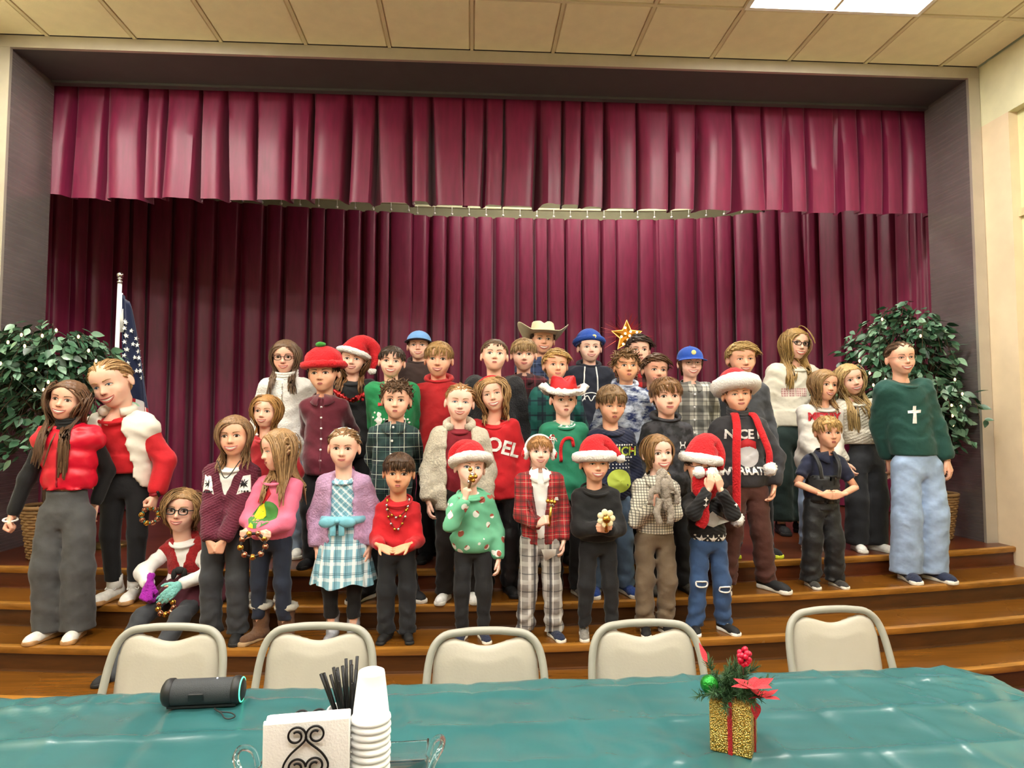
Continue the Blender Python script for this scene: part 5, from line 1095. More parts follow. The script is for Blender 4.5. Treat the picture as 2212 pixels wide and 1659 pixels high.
# ======================== third row, on the stage edge
q = person('quarterzip', 'tall long haired girl in glasses and white quarter zip pullover', 618, 737, 803, 0, .46, sk=2, mouth='smile', head=(4, 6, 0), hr=('long', '#6d5540', dict(part=0., front=.6, length=1.25)),
  tops=[dict(name='pullover', mat=K('white_fleece', '#e4e3de', fuzzy=.15, var=.05), fit=.03, hem=.44, neck='turtle')], pants=dict(mat=M_ltj, style='straight'), shoes=sneak_w, L='down', R='down', hfac=1.0)
glasses(q, BRNF, .095, .075, .012); line_on(q, [(float(q.spx(z*q.h)), z*q.h) for z in (.68, .74, .8)], .004, M_chrome, 'zip')
q = person('redhat', 'boy in red plush crown hat and wine button-down shirt', 700, 768, 841, 0, .15, sk=1, mouth='small', head=(-4, 4, -2), hr=('short', '#4b3422', dict(hat=True)), headw=1.05,
  tops=[dict(name='shirt', mat=M_wine, fit=.014, hem=.43, neck='polo', rib=False, wr=.006)], pants=dict(mat=M_bl, style='straight'), shoes=blackshoe, L='back', R='back', body_w=.98)
placket(q, M_wine, .45*q.h, .8*q.h); buttons(q, 0, .5*q.h, .8*q.h, 7)
rh = head_obj(q, 'plush_hat', lumpy(xf(merge(half_dome((.47, .52, .48), (0, .05, .3), low=.3)), rotm(-.05)), .035, 4, 11), M_redplush)
a = np.arange(36)*2*math.pi/36; head_obj(q, 'hat_cuff', fuzz(xf(tube(np.c_[.47*np.cos(a), .05+.52*np.sin(a), .23+0*a], .105, 10, closed=True), rotm(-.05)), .008, 3), M_redplush, rh)
head_obj(q, 'green_top', lumpy(sphere((.12, .12, .08), 14, 10, (-.02, -.1, .8)), .02, 3, 20), K('leaf_green', '#3f9a3a', fuzzy=.3), rh)
q = person('greensweat', 'boy with big teeth grin in bright green snowman sweatshirt', 847, 750, 812, 0, .17, sk=2, mouth='grin', head=(3, 0, 4), hr=('short', '#43352a', dict(length=1.0)), headw=1.06,
  tops=[dict(name='sweatshirt', mat=K('kelly_green', '#14824b'), fit=.022, hem=.43, blouse=.018, collar=M_bl)], pants=dict(mat=M_bl, style='straight'), shoes=blackshoe, L='back', R='back')
h = q.h
for s, xx in ((-1, -.055), (1, .05)): relief(q, [circ(xx*h, .625*h, .022*h), circ(xx*h, .66*h, .016*h), circ(xx*h, .685*h, .011*h)]+[circ((xx+.03*math.cos(i*1.7))*h, (.65+.045*math.sin(i*1.3))*h, .005*h, 6) for i in range(8)], M_ghost, 'snowman_print')
relief(q, [[(-.06*h, .725*h), (.06*h, .725*h), (.06*h, .74*h), (-.06*h, .74*h)]], M_pred, 'print'); relief(q, [[(-.07*h, .58*h), (.02*h, .58*h), (.02*h, .6*h), (-.07*h, .6*h)]], plain('print_aqua', '#6fb7b4', .7), 'print')
q = person('redhoodie', 'fair haired boy in red hoodie in the third row', 948, 740, 812, 0, .3, sk=1, mouth='smile', head=(-2, 2, 2), hr=('short', '#a07c4c', dict(length=1.1)),
  tops=[dict(name='hoodie', mat=K('brick_red', '#b0161d'), fit=.02, hem=.43, neck='hood')], pants=dict(mat=M_bl, style='straight'), shoes=blackshoe, L='down', R='down')
q = person('blackjacket', 'short haired boy in black zip jacket squinting behind the NOEL girl', 1068, 735, 801, 0, .15, sk=2, mouth='small', head=(0, -8, 2), hr=('crop', '#5a4632', {}), headw=1.05,
  tops=[dict(name='jacket', mat=K('black_fleece', '#1b1c20', fuzzy=.2), fit=.028, hem=.42, neck='none', neckdrop=.012, body=0) if False else dict(name='jacket', mat=K('black_fleece', '#1b1c20', fuzzy=.2), fit=.03, hem=.42, neck='crew', neckdrop=.012)], pants=dict(mat=M_bl, style='straight'), shoes=blackshoe, L='down', R='down', body_w=1.05)
q = person('maroonplaid', 'fair boy in maroon plaid shirt in front of the cowboy hat', 1131, 733, 799, 0, .38, sk=2, mouth='closed', head=(-2, 2, 0), hr=('short', '#9a7d56', dict(length=1.1)),
  tops=[dict(name='shirt', mat=plaid('maroon_plaid', '#4a1620', [(0, .07, .5, .35, '#2a1216', .7), (2, .07, .5, .35, '#2a1216', .7), (0, .07, .1, .05, '#9a3040', .7), (2, .07, .1, .05, '#9a3040', .7)]), fit=.014, hem=.44, neck='polo', rib=False)], pants=dict(mat=M_bl, style='straight'), shoes=blackshoe, L='down', R='down')
q = person('blondplaid', 'blond boy in teal plaid shirt behind the red cowboy hat', 1200, 757, 821, 0, .15, sk=1, mouth='closed', head=(4, 0, 0), hr=('quiff', '#c09a5e', dict(length=1.1)),
  tops=[dict(name='shirt', mat=plaid('teal_plaid', '#173a40', [(0, .1, .5, .45, '#1d6a62', .75), (2, .1, .5, .45, '#1d6a62', .6), (0, .1, .05, .12, '#101a2c', .8), (2, .1, .05, .12, '#101a2c', .8)]), fit=.014, hem=.44, neck='polo', rib=False)], pants=dict(mat=M_bl, style='straight'), shoes=blackshoe, L='down', R='down')
q = person('tiedye', 'curly brown haired boy in blue and white tie-dye hoodie', 1352, 760, 825, 0, .14, sk=3, mouth='small', head=(0, -4, 0), hr=('curly', '#7f5f3c', dict(length=1.15, th=.06)) if False else ('curly', '#7f5f3c', dict(length=1.15)),
  tops=[dict(name='hoodie', mat=MATS.setdefault('tie_dye', (lambda t: t.fin(t.mix(t.ramp(t.noise(9, 4, t.scaled((1, 1, 2.2)), .65), .42, .6), srgb('#1c2c5c'), srgb('#cfd8e6')), .85))(NT('tie_dye'))), fit=.018, hem=.44, neck='hood')], pants=dict(mat=M_bl, style='straight'), shoes=blackshoe, L='down', R='down')
q = person('denimshirt', 'brown haired boy in light denim shirt raising a red bell stick', 1414, 767, 834, 0, .36, sk=1, mouth='grin', head=(4, 0, 4), hr=('quiff', '#5c4028', dict(length=1.1)),
  tops=[dict(name='shirt', mat=K('chambray', '#7f9dc4'), fit=.014, hem=.44, neck='polo', rib=False)], pants=dict(mat=M_bl, style='straight'), shoes=blackshoe, L='down', R=((.13, -.12, .72), (1, .3, -.7), 'grip', (-.7, .6, 0), (-.1, -.2, .9)))
DS = q
q = person('bluecap', 'boy in blue cap with yellow badge and black and white plaid shirt', 1490, 755, 815, 0, .15, sk=4, mouth='grin', eye='squint', head=(-2, 0, 0), hr=('bob', '#5a4029', dict(hat=True, length=.4, front=0.)), body_w=1.08, headw=1.06,
  tops=[dict(name='undershirt', blouse=0., mat=M_bl2, fit=.004, hem=.46), dict(name='shirt', mat=plaid('bw_plaid', '#c9c7bc', [(0, .1, .5, .5, '#3a3b3c', .65), (2, .1, .5, .5, '#3a3b3c', .65), (0, .1, .05, .06, '#2a2a2c', .6), (2, .1, .05, .06, '#2a2a2c', .6)]), fit=.02, hem=.43, neck='polo', neckdrop=.01, rib=False)], pants=dict(mat=M_bl, style='straight'), shoes=blackshoe, L='down', R='down')
M_yel = plain('badge_yellow', '#e8dc8a', .5); ballcap(q, K('royal_blue', '#1a4aa8'), K('royal_blue', '#1a4aa8'), M_yel, rx=.02); buttons(q, 0, .48*q.h, .78*q.h, 6)
glasses(q, THINF, .1, .07, .006)
q = person('greyshirt', 'blond boy in plain dark grey long sleeve shirt', 1600, 741, 811, 0, .22, feet=1615, sk=1, mouth='smile', eye='squint', head=(-4, 4, -2), hr=('quiff', '#b3935c', dict(length=1.05)), headw=1.05,
  tops=[dict(name='shirt', mat=K('slate_jersey', '#43464c'), fit=.016, hem=.45)], pants=dict(mat=M_bl, style='straight'), shoes=dict(upper=K('black_trainer', '#17181a'), sole=plain('neon_sole', '#d6e03a', .5), lace=M_bl), L='down', R='down', stance=.08)
q = person('merry', 'girl in grey MERRY sweatshirt with hands behind the small blond boy', 1778, 800, 864, 0, .22, feet=1762, sk=1, mouth='smile', head=(6, 2, 4), hr=('long', '#9a7a52', dict(part=.05, front=.6, length=1.0)),
  tops=[dict(name='sweatshirt', mat=K('oat_grey', '#cfcac2', var=.06), fit=.026, hem=.44, blouse=.02)], pants=dict(mat=M_ltj, style='straight'), shoes=sneak_w, L='clasp', R='clasp')
lettering(q, 'MERRY', float(q.spx(.7*q.h)), .722*q.h, .058*q.h, plain('print_cherry', '#b3202b', .7), bold=.0045)
q = person('creamsweater', 'girl with very long blonde hair in cream sweater and black jeans, head tilted', 1833, 788, 852, 0, .2, feet=1868, sk=2, mouth='grin', head=(-4, 2, -14), hr=('long', '#b89a66', dict(part=.1, front=.8, length=1.6)),
  tops=[dict(name='sweater', mat=K('cream_knit', '#dcd6c6', knit=260, fuzzy=.15), fit=.024, hem=.57, blouse=.012)], pants=dict(mat=M_blackd, style='wide', top=.6), shoes=sneak_w, L='down', R='down', stance=.05, toe=14)
q = person('creamtall', 'tall girl with black glasses in cream sweatshirt and dark green trousers', 1716, 705, 770, 0, 1.0, feet=1708, sk=2, mouth='grin', head=(4, 2, 6), hr=('long', '#a5844f', dict(part=.05, front=.7, length=1.5)),
  tops=[dict(name='sweatshirt', mat=K('cream_sweat', '#d9d3c2', var=.07), fit=.03, hem=.52, blouse=.01)], pants=dict(mat=K('deep_green_twill', '#1c2f2d'), style='wide', top=.56, hem=.06), shoes=blackshoe, L='down', R=((.13, -.14, .72), (1, .3, -.6), 'open', (-.3, .2, -1), (.2, -1, -.2)), stance=.05, hfac=.985)
glasses(q, BLK, .1, .062, .014); relief(q, [[((-.058+.03*i)*q.h, .665*q.h), ((-.033+.03*i)*q.h, .665*q.h), ((-.033+.03*i)*q.h, .705*q.h), ((-.058+.03*i)*q.h, .705*q.h)] for i in range(4)], plaid('print_check', '#b98a86', [(0, .02, .5, .3, '#e3d3c9', .8), (2, .02, .5, .3, '#e3d3c9', .8)]), 'print')
# ======================== back row
q = person('santagirl', 'girl with curly brown hair in Santa hat and black sweater with tinsel', 764, 746, 806, 0, .8, sk=2, mouth='smile', head=(2, 0, 4), hr=('wavy', '#7a5634', dict(hat=True, front=.8, length=1.2, vol=.07)), headw=1.08,
  tops=[dict(name='sweater', mat=M_bl2, fit=.02, hem=.44)], pants=dict(mat=M_bl, style='straight'), shoes=blackshoe, L='down', R='down')
h = q.h; santa(q, 1, rx=-.15, ry=.25, droop=((.12, .06, .62), (.42, .1, .62), (.62, .08, .28), (.66, .05, -.12)), band=.11, pom=.12)
tn = obj('tinsel', fuzz(tube(spline([(-.13*h, -.02*h, q.sh), (-.06*h, -.1*h, q.sh-.04*h), (0, -.11*h, q.sh-.07*h), (.06*h, -.1*h, q.sh-.04*h), (.13*h, -.02*h, q.sh)], 40), .016, 8), .008, 4), plain('red_tinsel', '#a52222', .3, metal=.6), q.root)
for i in range(12): obj('ornament', sphere(.012, 8, 6, ((-.12+.022*i)*h, -.1*h, q.sh-(.03+.045*math.sin(i*.28))*h)), (M_gold, plain('tinsel_green', '#2f9a4a', .3, metal=.5), M_pred)[i % 3], tn)
q = person('lightcap', 'boy in pale blue cap and dark brown hoodie in the back row', 905, 720, 775, 0, 1.1, sk=2, mouth='smile', head=(0, -2, 0), hr=('short', '#5c432f', dict(hat=True)), headw=1.08,
  tops=[dict(name='hoodie', mat=K('chocolate_fleece', '#33211d'), fit=.02, hem=.44, neck='hood')], pants=dict(mat=M_bl, style='straight'), shoes=blackshoe, L='down', R='down')
ballcap(q, K('sky_blue', '#6f9fd6'), K('slate_blue', '#2b3a52'), rx=-.12)
q = person('cowboyhat', 'smiling boy in cream cowboy hat and navy plaid shirt, back row', 1172, 706, 764, 0, 1.18, sk=1, mouth='grin', head=(2, -2, 2), hr=('short', '#4c3626', dict(hat=True)), headw=1.08,
  tops=[dict(name='shirt', mat=plaid('navy_plaid', '#17203a', [(0, .09, .5, .4, '#2c3d63', .6), (2, .09, .5, .4, '#2c3d63', .6), (0, .09, .08, .05, '#6b7a99', .5), (2, .09, .08, .05, '#6b7a99', .5)]), fit=.018, hem=.44, neck='polo', rib=False)], pants=dict(mat=M_bl, style='straight'), shoes=blackshoe, L='down', R='down', body_w=1.05)
cowboy(q, plain('straw_felt', '#e0d6b4', .75, bump=.2), plain('straw_band', '#cfc39c', .6), R=.95, tall=.5, rx=-.12)
q = person('beanie', 'boy in royal blue beanie and navy hoodie with white drawstrings', 1273, 722, 781, 0, 1.12, sk=4, mouth='smile', head=(0, 0, 0), hr=('short', '#5c432f', dict(hat=True)), headw=1.06,
  tops=[dict(name='hoodie', mat=K('navy_fleece', '#141a2b'), fit=.022, hem=.44, neck='hood', neckdrop=.005)], pants=dict(mat=M_bl, style='straight'), shoes=blackshoe, L='down', R='down')
h = q.h; beanie(q, K('royal_knit', '#1846a0', knit=500), M_yel)
for s in (-1, 1): line_on(q, [(s*.028*h, q.nb-.01*h), (s*.034*h, .74*h), (s*.03*h, .67*h)], .006, M_lace, 'drawstring')
line_on(q, [(.075*h*math.cos(a), .63*h+.075*h*math.sin(a)) for a in np.linspace(.2, 2.94, 9)], .005, M_ghost, 'print'); line_on(q, [(-.05*h, .655*h), (-.02*h, .69*h), (0, .665*h), (.02*h, .69*h), (.05*h, .655*h)], .005, M_ghost, 'print')
q = person('redblackplaid', 'older boy in red and black plaid behind the curly haired boy', 1378, 726, 788, 0, 1.25, sk=2, mouth='closed', head=(-4, 2, 0), hr=('quiff', '#43342a', dict(length=1.1)),
  tops=[dict(name='shirt', mat=plaid('buffalo_plaid', '#b01c22', [(0, .08, .5, .5, '#1a1416', .8), (2, .08, .5, .5, '#1a1416', .65)]), fit=.018, hem=.44, neck='polo', rib=False)], pants=dict(mat=M_bl, style='straight'), shoes=blackshoe, L='down', R='down')
# ---------------------------------------------------------------- things people hold
def wpt(q, p):      # person-local point to world
    r = q.root.rotation_euler[2]; c, s = math.cos(r), math.sin(r); return np.array([q.X+p[0]*c-p[1]*s, q.Y+p[0]*s+p[1]*c, q.z0+p[2]])
def bell(r=.012): return merge(sphere(r, 12, 8), torus(r*.98, r*.12, 12, 5), tube([(0, 0, r), (0, 0, r*1.5)], r*.2, 5))
M_redpl = plain('red_plastic', '#b4141c', .35)
def palm(q, side, k=.06): a = q.arm[side]; return a[2]+a[4]*k*q.h+a[5]*.018*q.h
def bell_ring(loc, rot, label, R=.07, m=None):
    t = empty('jingle_bell_ring', loc); t.rotation_euler = rot; tag(t, label, 'bells', 'jingle bells held by the children')
    obj('ring', torus(R, .008, 30, 8), m or plain('ring_black', '#1b1112', .4), t)
    for i in range(9):
        a = 2*math.pi*i/9; obj('bell', xf(bell(.015), rotm(0, 0, a, (1.05*R*math.cos(a), 1.05*R*math.sin(a), .0))), M_gold if i % 2 else plain('copper_bell', '#b98368', .25, metal=1), t)
    return t
bell_ring(tuple(wpt(PK, palm(PK, 'L'))+np.array([-.075, -.03, -.03])), (1.35, .2, .3), 'ring of copper jingle bells held by the girl in pink', .06)
bell_ring(tuple(wpt(WV, palm(WV, 'R'))+np.array([.03, -.02, -.04])), (1.2, .5, .2), 'jingle bell hoop held by the woman in the white vest', .045, plain('ring_green', '#2c6a58', .4))
bell_ring(tuple(wpt(SG, palm(SG, 'R'))+np.array([-.0, -.03, -.06])), (1.2, .1, .1), 'small dark bell hoop held by the seated girl in gloves', .04)
def bell_stick(q, side, d, label, n=7, L=.15, m=None):
    p = wpt(q, palm(q, side)); d = np.array(d, float); d /= np.linalg.norm(d)
    t = empty('bell_stick', tuple(p)); tag(t, label, 'bells', 'jingle bells held by the children')
    obj('handle', tube([-d*L*.35, d*L*.55], .008, 8), m or plain('stick_wood', '#6b4a2c', .5), t)
    rs = random.Random(n)
    for i in range(n):
        o = np.array([rs.uniform(-1, 1), rs.uniform(-1, 1), rs.uniform(-1, 1)])*.02; obj('bell', xf(bell(.0125), rotm(0, 0, 0, tuple(d*L*(.55+.06*i)+o))), M_gold if i % 3 else M_chrome, t)
    return t
bell_stick(TD, 'L', (.25, -.5, .9), 'gold bell stick held at the mouth of the child in mint', 8, .1)
bell_stick(BZ, 'L', (.1, -.1, 1), 'gold bell stick held by the boy in the tartan blazer', 5, .12, M_gold)
bell_stick(CK, 'L', (.3, -.2, .8), 'bunch of gold bells held by the boy in the checked shirt', 9, .1)
bell_stick(DS, 'R', (.2, -.5, -.8), 'red handled bell stick held beside the boy in the light denim shirt', 4, .1, M_redpl)
# fur toy
rs = random.Random(4); c = wpt(CK, palm(CK, 'R')); M_toy = K('grey_fur', '#a79c8f', fuzzy=.6, bump=.9)
t = empty('fur_rabbit_toy', tuple(c)); tag(t, 'limp grey fur rabbit toy dangling from the boy in the checked shirt', 'soft toy')
def furry(path, r, seed): return fuzz(lumpy(tube(spline(path, 14), r, 12), .006, seed, 70), .0025, seed)
obj('head', fuzz(sphere((.032, .03, .036), 16, 12, (.0, -.04, .0)), .003, 1), M_toy, t); obj('body', furry([(0, -.04, -.02), (.01, -.05, -.07), (.015, -.05, -.13), (.01, -.05, -.2)], np.array([.025, .04, .045, .045, .043, .04, .036, .034, .032, .03, .028, .024, .02, .012]), 2), M_toy, t)
for s in (-1, 1):
    obj('ear', furry([(s*.015, -.06, .0), (s*.035, -.075, -.04), (s*.04, -.075, -.1)], np.linspace(.014, .017, 14), 3), M_toy, t); obj('leg', furry([(s*.02, -.06, -.13), (s*.04, -.065, -.2), (s*.03, -.065, -.27)], np.linspace(.022, .016, 14), 5), M_toy, t)
    obj('arm', furry([(s*.03, -.05, -.06), (s*.07, -.06, -.1), (s*.075, -.06, -.16)], np.linspace(.018, .014, 14), 6), M_toy, t)
# flower toy
c = wpt(BS, (palm(BS, 'L')+palm(BS, 'R'))/2)+np.array([0, -.045, .045]); M_petal = plain('cream_plastic', '#efe3b8', .5)
t = empty('flower_toy', tuple(c)); tag(t, 'cream flower shaped bell toy held by the boy in the black sweater', 'toy')
obj('centre', sphere((.022, .016, .022), 14, 10, (0, -.012, .0)), M_gold, t); obj('stem', tube([(0, 0, -.07), (0, 0, 0)], .009, 8), M_gold, t)
for i in range(7): a = 2*math.pi*i/7; obj('petal', sphere((.018, .008, .018), 12, 8, (.034*math.cos(a), 0, .004+.034*math.sin(a))), M_petal, t)
# ---------------------------------------------------------------- stage furniture
M_teal = K('teal_upholstery', '#4f8580', bump=.5); M_dkw = wood('dark_walnut', '#3a2014', .35)
yb = 4.95; x0, x1 = at(893, 1170, yb)[0], at(1385, 1170, yb)[0]
t = empty('upholstered_bench', ((x0+x1)/2, yb, ZS)); hw = (x1-x0)/2; tag(t, 'low teal upholstered bench on the stage glimpsed between the children', 'bench')
for i in range(3):
    a, b = -hw+i*2*hw/3, -hw+(i+1)*2*hw/3
    obj('seat_cushion', rbox(a+.005, b-.005, -.1, .2, .06, .15, .035), M_teal, t); obj('back_cushion', rbox(a+.005, b-.005, .17, .25, .13, .47, .035), M_teal, t)
obj('seat_rail', box(-hw, hw, -.09, .22, .02, .065), M_dkw, t, False); obj('back_rail', box(-hw, hw, .24, .27, .05, .45), M_dkw, t, False)
for sx in (-1, 1):
    for yy in (-.07, .2): obj('leg', box(sx*(hw-.03)-.02, sx*(hw-.03)+.02, yy-.02, yy+.02, 0, .03), M_dkw, t, False)
# flag
Yf = 5.35; ft = at(259, 612, Yf); fb = at(250, 1000, Yf); px_ = lambda v: v*Yf/FPX
t = empty('flag_stand', (ft[0]-.02, Yf, ZS)); tag(t, 'furled American flag on a white pole with silver ball, beside the left tree', 'flag'); hgt = ft[2]-ZS
M_pole = plain('white_pole', '#e8e8ea', .3)
obj('pole', tube([(0, 0, .05), (.02, 0, hgt)], .016, 12), M_pole, t); obj('base', lathe([(0, .07), (.03, .07), (.05, .05), (.13, .03), (.15, 0), (0, 0)], 24), plain('gold_base', '#8f7a4a', .3, metal=.8), t)
obj('finial', merge(sphere(.026, 16, 12, (.02, 0, hgt+.065)), lathe([(0, .0), (.022, 0), (.022, .015), (.014, .02), (.014, .03), (.024, .035), (.012, .045), (0, .05)], 14, c=(.02, 0, hgt))), M_chrome, t)
ZT_ = hgt-.09; FL = 1.55
def flagp(u, v_):       # u around the folds, v down
    w_ = .07+.2*min(1, v_*1.5)**.8; x = .05+w_*(u+.12*math.sin(u*9+v_*2)*.4); y = -.02+.055*math.sin(u*11+v_*1.5)*(.3+.7*min(1, v_*2)); return (x, y, ZT_-FL*v_*(1-.05*u)-.1*u*(1-v_)*.8)
t_ = NT('flag_cloth'); uvn = t_.n('ShaderNodeAttribute', attribute_name='flaguv'); sp = t_.n('ShaderNodeSeparateXYZ'); t_.link(uvn.outputs['Vector'], sp.inputs[0])
strp = t_.math('GREATER_THAN', t_.math('FRACT', t_.math('MULTIPLY', t_.math('ADD', sp.outputs[0], t_.math('MULTIPLY', sp.outputs[1], .35)), 3.5)), .5)
col = t_.mix(strp, srgb('#b3202c'), srgb('#e9e6e2')); col = t_.mix(t_.math('LESS_THAN', t_.math('SUBTRACT', sp.outputs[1], t_.math('MULTIPLY', sp.outputs[0], .12)), .47), col, srgb('#1b2444')); M_flag = t_.fin(col, .6, sheen=.2)
vf = thick_sheet(lambda u, v_: flagp(u, v_), 48, 40, .004); fl = obj('flag_cloth', vf, M_flag, t)
at_ = fl.data.attributes.new('flaguv', 'FLOAT_VECTOR', 'POINT'); uv = [(i/48, j/40, 0) for j in range(41) for i in range(49)]*2; at_.data.foreach_set('vector', np.array(uv, np.float32).ravel())
obj('flag_sleeve', tube([(.035, -.005, ZT_+.01), (.055, -.012, ZT_-.3)], .014, 8, flat=.6), M_sock, t)
rs = random.Random(8); smesh = None
for j in range(9):
    for i in range(3):
        u = .2+.27*i+(.13 if j % 2 else 0); v_ = .13+.036*j
        if u > .95 or v_ < .08+.1*u: continue
        p = np.array(flagp(u, v_)); obj('flag_star', (np.array([(a, -.006, b) for a, b in starp(0, 0, .019)]+[(a, .004, b) for a, b in starp(0, 0, .019)]), [tuple(range(9, -1, -1))]+[(i_, (i_+1) % 10, 10+(i_+1) % 10, 10+i_) for i_ in range(10)]), M_ghost, fl, False, loc=(p[0], p[1]-.012, p[2]), rot=(0, rs.uniform(-.3, .3), 0))
# Christmas tree with star behind the back row
Ys = 6.1; sc_ = at(1354, 726, Ys); t = empty('christmas_tree', (sc_[0], Ys, ZS)); H_ = sc_[2]-ZS; tag(t, 'slim Christmas tree topped by a glowing gold star behind the back row', 'christmas tree')
M_pine = plain('pine_needle', '#24442a', .7); rs = np.random.RandomState(2)
obj('trunk', tube([(0, 0, 0), (0, 0, H_-.1)], .025, 8), M_dkw, t)
NP = []; NR_ = []
for i in range(900):
    z = .25+(H_-.42)*rs.rand(); r = .42*(1-z/(H_-.05))+.02; a = rs.rand()*6.28; k = rs.uniform(.2, 1); p0 = np.array([k*r*math.cos(a), k*r*math.sin(a), z]); d = np.array([math.cos(a+rs.normal(0, .5)), math.sin(a+rs.normal(0, .5)), rs.normal(.1, .4)])*.07; NP.append([p0, p0+d*.5, p0+d]); NR_.append(1)
nd = obj('needles', strands(np.array(NP), .006*np.array([[1, .8, .2]]), .5), M_pine, t); nd['kind'] = 'stuff'
M_star = emit('star_glow', (1.0, .55, .15), .9)
def star3d(R, r, th):
    o = starp(0, 0, R, 5, r); v = [(a, 0, b) for a, b in o]+[(0, -th, 0), (0, th, 0)]; f = []
    for i in range(10): f.append((i, (i+1) % 10, 10)); f.append(((i+1) % 10, i, 11))
    return np.array(v), f
st = obj('star', star3d(.145, .45, .035), plain('gold_glitter', '#a8701f', .35, metal=.8, bump=.6, bscale=150), t, False, loc=(0, 0, H_))
o5 = np.array(starp(0, 0, .15, 5, .45)); obj('star_edge', tube(np.c_[o5[:, 0], 0*o5[:, 0], o5[:, 1]], .006, 6, closed=True), M_star, st, True)
for i in range(9): a = i*2.4; r = .02+.012*i*.8; obj('star_bulb', sphere(.012, 8, 6, (r*math.cos(a), -.034+.1*r, r*math.sin(a))), emit('bulb_warm', (1, .7, .35), 3), st)
P_ = []
for i in range(60): a = rs.uniform(-.4, 3.6); r = rs.uniform(.12, .26); P_.append([(0, .03, 0), (.5*r*math.cos(a), .03, .5*r*math.sin(a)), (r*math.cos(a), .03+rs.normal(0, .02), r*math.sin(a)-.02)])
tn = obj('red_tinsel_spray', strands(np.array(P_), .0025*np.array([[1, 1, .5]]), 1.), plain('tinsel_spray', '#a3261c', .35, metal=.5), st); tn['kind'] = 'stuff'
for i in range(26):
    a = rs.rand()*6.28; z = rs.uniform(.6, H_-.2); r = .42*(1-z/H_)+.03; obj('ornament', sphere(.02, 10, 8, (r*math.cos(a), r*math.sin(a), z)), (M_gold, M_pred)[i % 2], t)
# ficus trees
def leaf_mesh():
    L = 1.; v = []; f = []; n = 5
    for i in range(n+1):
        u = i/n; w_ = .3*math.sin(math.pi*u**.8)**.9*(1-.2*u) if 0 < u < 1 else .006; z = -.12*u*u
        v += [(-w_, u*L, z+.07*w_), (0, u*L, z-.02), (w_, u*L, z+.07*w_)]
    for i in range(n):
        for k in (0, 1): f.append((i*3+k, i*3+k+1, i*3+k+4, i*3+k+3))
    return np.array(v), f
def leafmat(n, c):
    t = NT(n); c = srgb(c); m = t.mix(t.ramp(t.noise(2.5, 3), .3, .7), dark(c, .65), dark(c, 1.4)); return t.fin(m, .38, spec=.5)
LM = [mesh('leaf', leaf_mesh(), leafmat('ficus_leaf_'+k, c)) for k, c in (('deep', '#1d3a26'), ('mid', '#3a5f45'), ('pale', '#6f9176'))]
M_bark = wood('ficus_bark', '#4a3524', .8); M_bulb = emit('fairy_bulb', (1.0, .62, .25), 5); M_wick = plain('wicker', '#8a6a42', .65, bump=.3)
